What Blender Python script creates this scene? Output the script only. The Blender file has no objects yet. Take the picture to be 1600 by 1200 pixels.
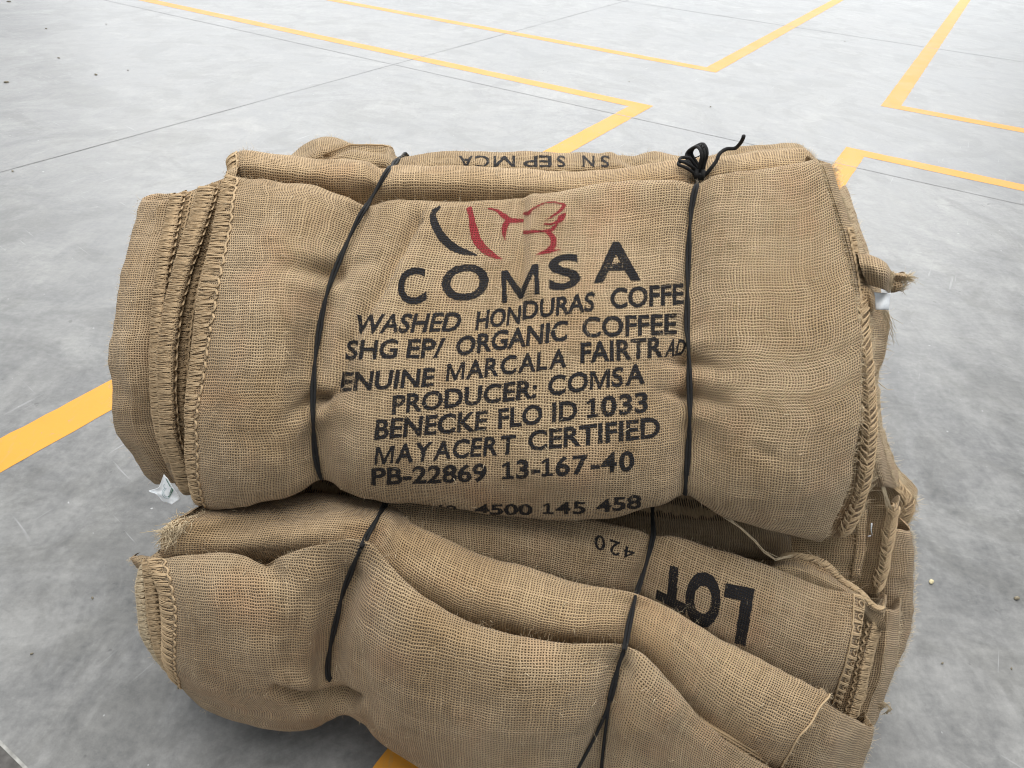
import bpy, bmesh, math, random
import numpy as np
from mathutils import Vector, Matrix
from mathutils.bvhtree import BVHTree

random.seed(7)
rng = np.random.default_rng(7)
scene = bpy.context.scene
COL = scene.collection

# ------------------------------------------------------------------ camera
FPX, CX, CY, CAMH = 1100.0, 800.0, 600.0, 1.05
PITCH, ROLL, YAW = 0.64683, 0.06493, 0.51553
CAM = np.array([0.0, 0.0, CAMH])
_f = np.array([0, math.cos(PITCH), -math.sin(PITCH)])
_r0 = np.array([1.0, 0, 0]); _u0 = np.cross(_r0, _f)
RGT = math.cos(ROLL) * _r0 + math.sin(ROLL) * _u0
UPV = -math.sin(ROLL) * _r0 + math.cos(ROLL) * _u0
FWD = _f
cd = bpy.data.cameras.new("camera"); cam = bpy.data.objects.new("camera", cd); COL.objects.link(cam)
cd.sensor_width = 36.0; cd.lens = 36.0 * FPX / 1600.0
cd.clip_start = 0.02; cd.clip_end = 500
M = Matrix.Identity(4)
for i in range(3):
    M[i][0] = RGT[i]; M[i][1] = UPV[i]; M[i][2] = -FWD[i]; M[i][3] = CAM[i]
cam.matrix_world = M
scene.camera = cam

# ------------------------------------------------------------------ light
w = bpy.data.worlds.new("World"); scene.world = w; w.use_nodes = True
bg = w.node_tree.nodes["Background"]
bg.inputs[0].default_value = (0.93, 0.97, 1.0, 1); bg.inputs[1].default_value = 0.50
def area(name, loc, target, size, power, color):
    l = bpy.data.lights.new(name, 'AREA'); l.shape = 'RECTANGLE'; l.size, l.size_y = size
    l.energy = power; l.color = color
    o = bpy.data.objects.new(name, l); COL.objects.link(o)
    o.location = loc
    d = Vector(target) - Vector(loc)
    o.rotation_euler = d.to_track_quat('-Z', 'Y').to_euler()
    return o
area("roof_light", (0.3, 1.3, 5.0), (0.0, 0.7, 0.3), (5.0, 5.0), 345, (1.0, 0.97, 0.925))
area("door_light", (1.0, 26.0, 3.9), (0.5, 4.0, 0.0), (34.0, 7.5), 1500, (0.95, 0.98, 1.0))
area("far_floor_fill_light", (-1.0, 15.0, 6.0), (-1.0, 14.0, 0.0), (24.0, 10.0), 2900, (0.985, 0.99, 1.0))  # added fill lamp, out of view, to brighten the far floor
scene.view_settings.view_transform = 'Standard'
scene.view_settings.look = 'None'
scene.view_settings.gamma = 1.0
scene.view_settings.exposure = 0.12
scene.cycles.filter_width = 1.1
scene.cycles.max_bounces = 6
scene.cycles.transparent_max_bounces = 6

# ------------------------------------------------------------------ pixel <-> world helpers
def ray(px, py):
    return RGT * (px - CX) / FPX - UPV * (py - CY) / FPX + FWD
def W(px, py, y):
    d = ray(px, py); return CAM + d * (y / d[1])
def G(px, py, z=0.0):
    d = ray(px, py); return CAM + d * ((z - CAMH) / d[2])
def proj(P):
    Q = P - CAM
    zz = Q @ FWD
    return np.stack([CX + FPX * (Q @ RGT) / zz, CY - FPX * (Q @ UPV) / zz], -1)
AX_A = np.array([-math.cos(YAW), math.sin(YAW), 0]); AX_B = np.array([math.sin(YAW), math.cos(YAW), 0])
def AB(a, b, z=0.0):
    p = AX_A * a + AX_B * b; return (p[0], p[1], z)

# ------------------------------------------------------------------ numpy value noise
def _hash(ix, iy, iz, s):
    h = (ix * 374761393 + iy * 668265263 + iz * 2147483647 + s * 974711) & 0xffffffff
    h = ((h ^ (h >> 13)) * 1274126177) & 0xffffffff
    h = (h ^ (h >> 16)) & 0xffffffff
    return h.astype(np.float64) / 0xffffffff
def vnoise(p, s=0):
    p = np.asarray(p, float); i = np.floor(p).astype(np.int64); f = p - i; f = f * f * (3 - 2 * f)
    out = 0
    for dx in (0, 1):
        for dy in (0, 1):
            for dz in (0, 1):
                wgt = (f[..., 0] if dx else 1 - f[..., 0]) * (f[..., 1] if dy else 1 - f[..., 1]) * (f[..., 2] if dz else 1 - f[..., 2])
                out = out + wgt * _hash(i[..., 0] + dx, i[..., 1] + dy, i[..., 2] + dz, s)
    return out * 2 - 1

# ------------------------------------------------------------------ materials
class NT:
    def __init__(s, name):
        s.m = bpy.data.materials.new(name); s.m.use_nodes = True
        s.t = s.m.node_tree; s.t.nodes.clear()
        s.out = s.n('ShaderNodeOutputMaterial')
    def n(s, typ, **kw):
        x = s.t.nodes.new(typ)
        for k, v in kw.items(): setattr(x, k, v)
        return x
    def l(s, a, b): s.t.links.new(a, b)
    def put(s, sock, v):
        if isinstance(v, (int, float)): sock.default_value = v
        elif isinstance(v, tuple): sock.default_value = v if len(v) == 4 or sock.type == 'VECTOR' else (*v, 1)
        else: s.l(v, sock)
    def math(s, op, a, b=None, c=None, clamp=False):
        x = s.n('ShaderNodeMath', operation=op, use_clamp=clamp)
        for i, v in enumerate((a, b, c)):
            if v is not None: s.put(x.inputs[i], v)
        return x.outputs[0]
    def mix(s, fac, a, b, blend='MIX'):
        x = s.n('ShaderNodeMix', data_type='RGBA', blend_type=blend)
        s.put(x.inputs[0], fac); s.put(x.inputs[6], a); s.put(x.inputs[7], b)
        return x.outputs[2]
    def ramp(s, fac, lo, hi, a=0.0, b=1.0):
        x = s.n('ShaderNodeMapRange', clamp=True)
        s.put(x.inputs[0], fac); s.put(x.inputs[1], lo); s.put(x.inputs[2], hi); s.put(x.inputs[3], a); s.put(x.inputs[4], b)
        return x.outputs[0]
    def noise(s, vec, scale, detail=3, rough=0.55, dist=0.0, typ='FBM'):
        x = s.n('ShaderNodeTexNoise'); x.inputs['Scale'].default_value = scale
        x.inputs['Detail'].default_value = detail; x.inputs['Roughness'].default_value = rough
        x.inputs['Distortion'].default_value = dist
        if vec is not None: s.l(vec, x.inputs['Vector'])
        return x.outputs[0]
    def vscale(s, vec, sc, off=(0, 0, 0)):
        x = s.n('ShaderNodeMapping'); s.l(vec, x.inputs[0])
        x.inputs['Scale'].default_value = sc; x.inputs['Location'].default_value = off
        return x.outputs[0]
    def principled(s, color, rough=0.8, normal=None, spec=0.3, **kw):
        b = s.n('ShaderNodeBsdfPrincipled')
        s.put(b.inputs['Base Color'], color); s.put(b.inputs['Roughness'], rough)
        s.put(b.inputs['Specular IOR Level'], spec)
        if normal is not None: s.l(normal, b.inputs['Normal'])
        for k, v in kw.items(): s.put(b.inputs[k], v)
        return b
    def bump(s, h, strength, dist, normal=None):
        x = s.n('ShaderNodeBump'); s.put(x.inputs['Strength'], strength); s.put(x.inputs['Distance'], dist)
        s.l(h, x.inputs['Height'])
        if normal is not None: s.l(normal, x.inputs['Normal'])
        return x.outputs[0]

PITCH_T = 0.00325
def weave(t, seed):
    """plain weave of jute yarns from the cloth coordinates (metres)"""
    uv = t.n('ShaderNodeUVMap'); uv.uv_map = 'UVMap'; uvo = uv.outputs[0]
    wob = t.n('ShaderNodeTexNoise'); wob.inputs['Scale'].default_value = 55; wob.inputs['Detail'].default_value = 2
    t.l(uvo, wob.inputs['Vector'])
    sub = t.n('ShaderNodeVectorMath', operation='SUBTRACT'); t.l(wob.outputs[1], sub.inputs[0]); sub.inputs[1].default_value = (.5, .5, .5)
    mul = t.n('ShaderNodeVectorMath', operation='SCALE'); t.l(sub.outputs[0], mul.inputs[0]); mul.inputs['Scale'].default_value = 0.0045
    add = t.n('ShaderNodeVectorMath', operation='ADD'); t.l(uvo, add.inputs[0]); t.l(mul.outputs[0], add.inputs[1])
    sp = t.n('ShaderNodeSeparateXYZ'); t.l(add.outputs[0], sp.inputs[0])
    u = t.math('DIVIDE', sp.outputs[0], PITCH_T); v = t.math('DIVIDE', sp.outputs[1], PITCH_T)
    res = []
    def yarn(a, sa, sb, off):
        fl = t.math('FLOOR', a); fr = t.math('SUBTRACT', a, fl)
        wn = t.n('ShaderNodeTexWhiteNoise', noise_dimensions='1D'); t.l(t.math('ADD', fl, off + seed * 17.3), wn.inputs['W'])
        ln = t.noise(t.vscale(uvo, (sa, sb, 1), (off + seed, seed, 0)), 1.0, 2)
        thick = t.math('ADD', t.math('MULTIPLY', t.math('POWER', wn.outputs[0], 2.0), 0.20), t.math('MULTIPLY', ln, 1.05))  # ~0.2..1.2
        c = t.math('ABSOLUTE', t.math('MULTIPLY_ADD', fr, 2.0, -1.0))       # 0 at yarn centre
        wid = t.math('MULTIPLY_ADD', thick, 0.37, 0.358)
        prof = t.math('SUBTRACT', 1.0, t.math('POWER', t.math('DIVIDE', c, wid), 2.0))
        return prof, thick
    pu, tu = yarn(u, 330, 18, 3.1); pv, tv = yarn(v, 18, 330, 9.7)
    o = t.math('MULTIPLY', t.math('SINE', t.math('MULTIPLY', u, math.pi)), t.math('SINE', t.math('MULTIPLY', v, math.pi)))
    hu = t.math('ADD', pu, t.math('MULTIPLY', o, 0.45)); hv = t.math('SUBTRACT', pv, t.math('MULTIPLY', o, 0.45))
    h = t.math('MAXIMUM', hu, hv)
    top = t.math('GREATER_THAN', hu, hv)
    mxd = t.n('ShaderNodeMix', data_type='FLOAT'); t.l(top, mxd.inputs[0]); t.l(tv, mxd.inputs[2]); t.l(tu, mxd.inputs[3])
    th = mxd.outputs[0]
    fib = t.noise(uvo, 2600, 2)
    cov = t.ramp(h, -0.12, 0.32)                     # 0 in the open gap, 1 on yarn
    return uvo, h, th, fib, cov

def burlap(name, seed, tint=(1, 1, 1), lo=(0.355, 0.248, 0.140), hi=(0.71, 0.545, 0.348)):
    t = NT(name)
    uvo, h, th, fib, cov = weave(t, seed)
    fac = t.math('ADD', t.math('MULTIPLY', th, 0.5), t.math('MULTIPLY', fib, 0.5))
    yarn = t.mix(t.ramp(fac, 0.25, 0.95), (*[a * b for a, b in zip(lo, tint)], 1), (*[a * b for a, b in zip(hi, tint)], 1))
    big = t.noise(t.vscale(uvo, (1, 1, 1), (seed * 3.3, seed, 0)), 7, 4, 0.6)
    yarn = t.mix(t.ramp(big, 0.44, 0.68, 0, 0.62), yarn, t.mix(1.0, yarn, (0.66, 0.58, 0.46, 1), 'MULTIPLY'))
    dirt = t.noise(t.vscale(uvo, (1, 1, 1), (seed * 1.7, 11, 0)), 24, 5, 0.65, 0.8)
    yarn = t.mix(t.ramp(dirt, 0.56, 0.74, 0, 0.6), yarn, t.mix(1.0, yarn, (0.52, 0.48, 0.40, 1), 'MULTIPLY'))
    red = t.noise(t.vscale(uvo, (1, 1, 1), (seed * 5.1, 4, 0)), 9, 2)
    yarn = t.mix(t.ramp(red, 0.55, 0.8, 0, 0.5), yarn, t.mix(1.0, yarn, (1.06, 0.82, 0.72, 1), 'MULTIPLY'))
    spk = t.noise(t.vscale(uvo, (1, 1, 1), (seed, 8, 0)), 190, 2)
    yarn = t.mix(t.ramp(spk, 0.70, 0.78, 0, 0.5), yarn, (0.62, 0.50, 0.34, 1))
    spd = t.noise(t.vscale(uvo, (1, 1, 1), (seed, 18, 0)), 120, 2)
    yarn = t.mix(t.ramp(spd, 0.70, 0.80, 0, 0.6), yarn, (0.10, 0.066, 0.035, 1))
    col = t.mix(cov, (0.048, 0.030, 0.015, 1), yarn)  # weave holes painted dark, as the shaded cloth layer beneath
    hh = t.math('MAXIMUM', h, -0.3)
    hh = t.math('ADD', hh, t.math('MULTIPLY', fib, 0.25))
    nrm = t.bump(hh, 0.85, 0.0010)
    b = t.principled(col, 0.92, nrm, 0.12)
    b.inputs['Sheen Weight'].default_value = 0.15; b.inputs['Sheen Roughness'].default_value = 0.5
    t.l(b.outputs[0], t.out.inputs[0])
    return t.m
def ink(name, seed, color, wear=0.5):
    t = NT(name)
    uvo, h, th, fib, cov = weave(t, seed)
    sp = t.noise(uvo, 420, 3, 0.7)
    big = t.noise(uvo, 22, 3)
    a = t.math('MULTIPLY', t.ramp(h, -0.42, -0.10), t.ramp(t.math('ADD', sp, t.math('MULTIPLY', big, 0.5)), wear, wear + 0.16))
    col = t.mix(fib, (*[c * 0.75 for c in color], 1), (*[min(1, c * 1.9) for c in color], 1))
    nrm = t.bump(t.math('MAXIMUM', h, -0.3), 0.8, 0.0010)
    b = t.principled(col, 0.75, nrm, 0.25)
    tr = t.n('ShaderNodeBsdfTransparent')
    mx = t.n('ShaderNodeMixShader'); t.l(a, mx.inputs[0]); t.l(tr.outputs[0], mx.inputs[1]); t.l(b.outputs[0], mx.inputs[2])
    t.l(mx.outputs[0], t.out.inputs[0])
    return t.m
def plain(name, c1, c2, scale=300, rough=0.8, spec=0.2, bump=0.0):
    t = NT(name)
    tc = t.n('ShaderNodeTexCoord'); n = t.noise(tc.outputs['Object'], scale, 3)
    nrm = t.bump(n, bump, 0.001) if bump else None
    b = t.principled(t.mix(t.ramp(n, .3, .7), (*c1, 1), (*c2, 1)), rough, nrm, spec)
    t.l(b.outputs[0], t.out.inputs[0]); return t.m

BUR = [burlap("burlap_%d" % k, k + 1, tint) for k, tint in enumerate([
    (1.0, 1.0, 1.0), (0.93, 0.93, 0.93), (1.04, 1.04, 1.06), (0.9, 0.89, 0.86), (1.02, 0.99, 0.95)])]
INK = ink("black_stencil_ink", 1, (0.012, 0.012, 0.014), 0.515)
INK_RED = ink("red_stencil_ink", 1, (0.22, 0.022, 0.027), 0.51)
INK2 = ink("faded_black_ink", 3, (0.014, 0.013, 0.014), 0.50)
YARN = plain("jute_yarn", (0.40, 0.285, 0.165), (0.64, 0.49, 0.315), 900, 0.9, 0.1)
YARN_D = plain("dark_jute_yarn", (0.31, 0.22, 0.125), (0.52, 0.385, 0.24), 900, 0.9, 0.1)
FIBRE = plain("pale_jute_fibre", (0.52, 0.41, 0.27), (0.72, 0.61, 0.43), 600, 0.8, 0.2)
CORD = plain("black_cord", (0.007, 0.0075, 0.008), (0.026, 0.026, 0.027), 1200, 0.75, 0.25, 0.9)
TAGW = plain("white_label_cloth", (0.72, 0.76, 0.80), (0.82, 0.85, 0.88), 400, 0.6)
TAGG = plain("green_label_print", (0.03, 0.12, 0.075), (0.05, 0.17, 0.11), 400, 0.7)
TAGL = plain("grey_label_print", (0.30, 0.40, 0.42), (0.36, 0.46, 0.48), 400, 0.7)

def concrete():
    t = NT("polished_concrete")
    tc = t.n('ShaderNodeTexCoord'); P = tc.outputs['Object']
    n1 = t.noise(P, 1.1, 5, 0.6, 0.6); n2 = t.noise(P, 5.5, 6, 0.65, 0.9)
    n3 = t.noise(t.vscale(P, (6, 1.6, 1)), 3.5, 5, 0.65, 1.2); n4 = t.noise(P, 70, 4, 0.7)
    n5 = t.noise(t.vscale(P, (2.2, 7, 1), (3, 1, 0)), 4.0, 4, 0.6, 1.5)
    s = t.math('ADD', t.math('MULTIPLY', n1, 0.30), t.math('MULTIPLY', n2, 0.30))
    s = t.math('ADD', s, t.math('MULTIPLY', n3, 0.12)); s = t.math('ADD', s, t.math('MULTIPLY', n5, 0.10)); s = t.math('ADD', s, t.math('MULTIPLY', n4, 0.18))
    col = t.mix(t.ramp(s, 0.41, 0.62), (0.120, 0.123, 0.125, 1), (0.305, 0.306, 0.300, 1))
    st = t.noise(t.vscale(P, (1, 1, 1), (2.0, 7.0, 0)), 2.0, 7, 0.68, 1.6); col = t.mix(t.ramp(st, 0.51, 0.58, 0, 0.9), col, t.mix(1.0, col, (0.80, 0.80, 0.79, 1), 'MULTIPLY'))
    lt = t.noise(t.vscale(P, (1, 1, 1), (9.0, 3.0, 0)), 2.7, 8, 0.7, 1.2); col = t.mix(t.ramp(lt, 0.53, 0.60, 0, 0.8), col, t.mix(1.0, col, (1.17, 1.17, 1.16, 1), 'MULTIPLY'))
    wv = t.n('ShaderNodeTexWave', wave_type='RINGS', rings_direction='Z'); t.l(t.vscale(P, (1, 1, 1), (1.4, -2.2, 0)), wv.inputs['Vector'])
    wv.inputs['Scale'].default_value = 2.6; wv.inputs['Distortion'].default_value = 9; wv.inputs['Detail'].default_value = 5; wv.inputs['Detail Scale'].default_value = 1.6; wv.inputs['Detail Roughness'].default_value = 0.7
    col = t.mix(t.ramp(wv.outputs[1], 0.55, 1.0, 0, 0.7), col, t.mix(1.0, col, (0.90, 0.90, 0.895, 1), 'MULTIPLY'))
    gr = t.noise(P, 420, 3, 0.7); col = t.mix(t.ramp(gr, 0.35, 0.7, 0, 1), t.mix(1.0, col, (0.93, 0.93, 0.93, 1), 'MULTIPLY'), t.mix(1.0, col, (1.06, 1.06, 1.06, 1), 'MULTIPLY'))
    # fine scratches
    for rot, off in ((0.5, 0), (-0.9, 7)):
        mp = t.n('ShaderNodeMapping'); t.l(P, mp.inputs[0]); mp.inputs['Rotation'].default_value = (0, 0, rot); mp.inputs['Location'].default_value = (off, off, 0)
        sc = t.noise(t.vscale(mp.outputs[0], (70, 2.5, 1)), 1.0, 3, 0.6)
        mk = t.noise(t.vscale(P, (1, 1, 1), (off + 2, 0, 0)), 6, 2)
        col = t.mix(t.math('MULTIPLY', t.ramp(sc, 0.66, 0.74), t.ramp(mk, 0.5, 0.66, 0, 0.55)), col, (0.50, 0.51, 0.52, 1))
    # hairline cracks
    vo = t.n('ShaderNodeTexVoronoi', feature='DISTANCE_TO_EDGE'); vo.inputs['Scale'].default_value = 1.35
    wob = t.n('ShaderNodeTexNoise'); wob.inputs['Scale'].default_value = 6; wob.inputs['Detail'].default_value = 6; t.l(P, wob.inputs['Vector'])
    sc_ = t.n('ShaderNodeVectorMath', operation='SCALE'); t.l(wob.outputs[1], sc_.inputs[0]); sc_.inputs['Scale'].default_value = 0.25
    ad = t.n('ShaderNodeVectorMath', operation='ADD'); t.l(P, ad.inputs[0]); t.l(sc_.outputs[0], ad.inputs[1]); t.l(ad.outputs[0], vo.inputs['Vector'])
    ck = t.math('MULTIPLY', t.ramp(vo.outputs[0], 0.0005, 0.003, 1, 0), t.ramp(t.noise(P, 1.7, 2), 0.58, 0.66, 0, 0.7))
    col = t.mix(ck, col, (0.06, 0.058, 0.055, 1))
    pit = t.ramp(t.noise(P, 38, 2, 0.5), 0.735, 0.77)
    col = t.mix(t.math('MULTIPLY', pit, 0.65), col, (0.09, 0.09, 0.09, 1))
    whi = t.ramp(t.noise(t.vscale(P, (1, 1, 1), (5, 9, 0)), 55, 2, 0.5), 0.75, 0.78)
    col = t.mix(t.math('MULTIPLY', whi, 0.6), col, (0.62, 0.63, 0.64, 1))
    rough = t.ramp(s, 0.38, 0.66, 0.36, 0.55)
    hgt = t.math('SUBTRACT', t.math('ADD', t.math('MULTIPLY', n2, 0.6), t.math('MULTIPLY', n4, 0.25)), t.math('MULTIPLY', pit, 0.4))
    b = t.principled(col, rough, t.bump(hgt, 0.12, 0.006), 0.55)
    t.l(b.outputs[0], t.out.inputs[0]); return t.m
def paint():
    t = NT("yellow_floor_paint")
    tc = t.n('ShaderNodeTexCoord'); P = tc.outputs['Object']
    n = t.noise(P, 7, 4); n2 = t.noise(P, 90, 4, 0.7)
    col = t.mix(n, (0.66, 0.285, 0.030, 1), (0.74, 0.35, 0.055, 1))
    col = t.mix(t.ramp(n2, 0.60, 0.72, 0, 0.55), col, (0.38, 0.27, 0.13, 1))
    n3 = t.noise(t.vscale(P, (14, 3, 1)), 3.0, 5, 0.7, 1.0)
    col = t.mix(t.ramp(n3, 0.56, 0.72, 0, 0.5), col, (0.48, 0.31, 0.13, 1))
    n4 = t.noise(P, 34, 6, 0.75, 0.5); col = t.mix(t.ramp(n4, 0.635, 0.66, 0, 0.75), col, (0.28, 0.26, 0.22, 1))
    b = t.principled(col, t.ramp(n, .3, .7, 0.50, 0.62), t.bump(n2, 0.1, 0.002), 0.28)
    t.l(b.outputs[0], t.out.inputs[0]); return t.m
CONC = concrete(); PAINT = paint()
JOINT = plain("dark_joint_sealant", (0.07, 0.068, 0.065), (0.14, 0.135, 0.13), 60, 0.9)
JOINT_L = plain("faded_joint_line", (0.12, 0.12, 0.12), (0.27, 0.27, 0.27), 5, 0.48, 0.55)
LIME = plain("joint_lime_edge", (0.22, 0.22, 0.21), (0.42, 0.42, 0.40), 80, 0.9)
GRIT = plain("grit", (0.10, 0.085, 0.06), (0.30, 0.27, 0.20), 200, 0.9)
GRIT_L = plain("straw_chip", (0.45, 0.40, 0.24), (0.62, 0.56, 0.38), 200, 0.8)

# ------------------------------------------------------------------ object helpers
def mesh_obj(name, verts, faces, mat, parent=None, base=(0, 0, 0), uvs=None, smooth=True):
    me = bpy.data.meshes.new(name)
    v = np.asarray(verts, float) - np.asarray(base, float)
    me.from_pydata([tuple(q) for q in v.tolist()], [], faces)
    if uvs is not None:
        lay = me.uv_layers.new(name='UVMap')
        idx = np.empty(len(me.loops), np.int32); me.loops.foreach_get('vertex_index', idx)
        lay.data.foreach_set('uv', np.asarray(uvs, np.float32)[idx].ravel())
    if smooth: me.polygons.foreach_set('use_smooth', [True] * len(me.polygons))
    if mat: me.materials.append(mat)
    o = bpy.data.objects.new(name, me); COL.objects.link(o)
    if parent is not None: o.parent = parent
    else: o.location = base
    return o
def tag(o, label=None, cat=None, group=None, kind=None):
    if label: o['label'] = label
    if cat: o['category'] = cat
    if group: o['group'] = group
    if kind: o['kind'] = kind
    return o

class Tubes:
    def __init__(s): s.v = []; s.f = []
    def add(s, pts, r, sides=5, taper=False):
        pts = np.asarray(pts, float); n = len(pts)
        if n < 2: return
        T = np.gradient(pts, axis=0); T /= np.linalg.norm(T, axis=1, keepdims=True) + 1e-12
        ref = np.array([0.31, 0.52, 0.79]); a = np.cross(T, ref); a /= np.linalg.norm(a, axis=1, keepdims=True) + 1e-12
        b = np.cross(T, a)
        rr = np.full(n, r) if np.isscalar(r) else np.asarray(r)
        if taper: rr = rr * np.linspace(1, 0.35, n)
        o = len(s.v)
        for i in range(n):
            for k in range(sides):
                an = 2 * math.pi * k / sides
                s.v.append(pts[i] + rr[i] * (math.cos(an) * a[i] + math.sin(an) * b[i]))
        for i in range(n - 1):
            for k in range(sides):
                k2 = (k + 1) % sides
                s.f.append((o + i * sides + k, o + i * sides + k2, o + (i + 1) * sides + k2, o + (i + 1) * sides + k))
        s.f.append(tuple(o + k for k in range(sides))[::-1]); s.f.append(tuple(o + (n - 1) * sides + k for k in range(sides)))
    def build(s, name, mat, parent, base):
        return mesh_obj(name, s.v, s.f, mat, parent, base)

def crom(P, n):
    """Catmull-Rom along axis 0, n samples per span"""
    P = np.asarray(P, float); m = len(P)
    E = np.concatenate([2 * P[:1] - P[1:2], P, 2 * P[-1:] - P[-2:-1]])
    out = []
    for i in range(m - 1):
        p0, p1, p2, p3 = E[i], E[i + 1], E[i + 2], E[i + 3]
        for k in range(n):
            t = k / n
            out.append(0.5 * ((2 * p1) + (p2 - p0) * t + (2 * p0 - 5 * p1 + 4 * p2 - p3) * t * t + (3 * p1 - p0 - 3 * p2 + p3) * t ** 3))
    out.append(P[-1])
    return np.array(out)

def seg_dist(px, a, b):
    a = np.array(a, float); b = np.array(b, float); ab = b - a
    t = ((px - a) @ ab) / (ab @ ab + 1e-9); tc = np.clip(t, 0, 1)
    return np.linalg.norm(px - (a + tc[..., None] * ab), axis=-1), tc
def poly_dist(px, pts):
    best = None
    for a, b in zip(pts[:-1], pts[1:]):
        d, _ = seg_dist(px, a, b)
        best = d if best is None else np.minimum(best, d)
    return best

class Sheet:
    """one layer of sacking: a lofted surface through columns of points (column = crest to bottom)"""
    def __init__(s, cols, back=((0.022, -0.018), (0.035, -0.09)), under=((0.03, -0.012), (0.12, -0.012)), curl_l=None, curl_r=None,
                 nu=14, nv=14, noise=0.0022, nscale=18, seed=0, feats=(), zmin=0.006):
        C = []
        for c in cols:
            p = [W(*q) for q in c]
            top = p[0]; bot = p[-1]
            pre = [top + np.array([0, dy, dz]) for dy, dz in reversed(back)]
            post = [bot + np.array([0, dy, dz]) for dy, dz in under]
            C.append(pre + p + post)
        C = np.array(C)                       # col,row,3
        if curl_l is not None:
            for d in curl_l: C = np.concatenate([(C[:1] + np.array(d)), C])
        if curl_r is not None:
            for d in curl_r: C = np.concatenate([C, (C[-1:] + np.array(d))])
        s.ncol, s.nrow = C.shape[:2]; s.nl = len(curl_l or ()); s.nb = len(back); s.nu, s.nv = nu, nv
        D = crom(C, nu)                       # along columns -> (U,row,3)
        D = crom(np.swapaxes(D, 0, 1), nv)    # (V,U,3)
        s.P = D
        s.px = proj(D)
        s._normals()
        disp = np.zeros(D.shape[:2])
        if noise:
            q = D * nscale
            disp += noise * (vnoise(q, seed) + 0.5 * vnoise(q * 2.3, seed + 5) + 0.34 * vnoise(q * 4.3, seed + 9))
        for f in feats:
            pts, wd, dep = f[:3]
            if len(pts) == 1: d = np.linalg.norm(s.px - np.array(pts[0], float), axis=-1)
            else: d = poly_dist(s.px, pts)
            g = np.exp(-(d / wd) ** 2)
            if len(f) > 3 and f[3] == 't':      # a pinch that deepens towards its last point
                _, tc_ = seg_dist(s.px, pts[0], pts[-1]); g = g * (0.08 + 0.92 * tc_ ** 1.3)
            elif len(f) > 3 and f[3]:           # one-sided step: sign by side of the line
                a, b = np.array(pts[0], float), np.array(pts[-1], float); ab = b - a
                side = np.sign((s.px[..., 0] - a[0]) * ab[1] - (s.px[..., 1] - a[1]) * ab[0])
                g = g * np.where(side * f[3] > 0, 1.0, np.exp(-(d / (wd * 0.25)) ** 2))
            disp -= dep * g
        s.P = D + s.N * disp[..., None]
        s.P[..., 2] = np.maximum(s.P[..., 2], zmin)
        s._normals(); s.px = proj(s.P)
        V, U = s.P.shape[:2]
        du = np.concatenate([np.zeros((V, 1)), np.cumsum(np.linalg.norm(np.diff(s.P, axis=1), axis=2), axis=1)], 1)
        dv = np.concatenate([np.zeros((1, U)), np.cumsum(np.linalg.norm(np.diff(s.P, axis=0), axis=2), axis=0)], 0)
        du -= du[:, U // 2:U // 2 + 1]; dv -= dv[V // 2:V // 2 + 1, :]
        k = 0.5
        du = k * du + (1 - k) * du.mean(0, keepdims=True); dv = k * dv + (1 - k) * dv.mean(1, keepdims=True)
        s.uv = np.stack([du, dv], -1)
        s._bvh = None
    def _normals(s):
        a = np.gradient(s.P, axis=1); b = np.gradient(s.P, axis=0)
        n = np.cross(a, b); n /= np.linalg.norm(n, axis=2, keepdims=True) + 1e-12
        tocam = CAM - s.P
        V, U = n.shape[:2]
        if (n[V // 2, U // 2] * tocam[V // 2, U // 2]).sum() < 0: n = -n; s.flip = True
        else: s.flip = False
        s.N = n
    def faces(s):
        V, U = s.P.shape[:2]
        i = np.arange(V * U).reshape(V, U)
        q = np.stack([i[:-1, :-1], i[:-1, 1:], i[1:, 1:], i[1:, :-1]], -1).reshape(-1, 4)
        if s.flip: q = q[:, ::-1]
        return q.tolist()
    def build(s, name, mat, parent, base, label=None):
        o = mesh_obj(name, s.P.reshape(-1, 3), s.faces(), mat, parent, base, s.uv.reshape(-1, 2))
        if label: o['label'] = label
        s.obj = o; return o
    def bvh(s):
        if s._bvh is None:
            s._bvh = BVHTree.FromPolygons([tuple(p) for p in s.P.reshape(-1, 3).tolist()], s.faces())
        return s._bvh
    def hit(s, px, py):
        d = ray(px, py); d = d / np.linalg.norm(d)
        loc, nor, idx, dist = s.bvh().ray_cast(Vector(CAM), Vector(d))
        if loc is None: return None
        V, U = s.P.shape[:2]; i, j = divmod(idx, U - 1)
        p = np.array(loc); p0 = s.P[i, j]; e1 = s.P[i, j + 1] - p0; e2 = s.P[i + 1, j] - p0
        A = np.array([[e1 @ e1, e1 @ e2], [e1 @ e2, e2 @ e2]]) + np.eye(2) * 1e-14
        k = np.clip(np.linalg.solve(A, np.array([e1 @ (p - p0), e2 @ (p - p0)])), -.1, 1.1)
        uv = s.uv[i, j] + k[0] * (s.uv[i, j + 1] - s.uv[i, j]) + k[1] * (s.uv[i + 1, j] - s.uv[i, j])
        return p, s.N[i, j], uv, dist
    # c = column number of the control grid (without curl columns), r = row number (0 = crest)
    def at(s, c, r, h=0.0):
        V, U = s.P.shape[:2]
        u = np.clip((c + s.nl) * s.nu, 0, U - 1.001); v = np.clip((r + s.nb) * s.nv, 0, V - 1.001)
        i, j = int(v), int(u); fv, fu = v - i, u - j
        def bl(A): return (A[i, j] * (1 - fu) + A[i, j + 1] * fu) * (1 - fv) + (A[i + 1, j] * (1 - fu) + A[i + 1, j + 1] * fu) * fv
        return bl(s.P) + h * bl(s.N)

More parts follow.
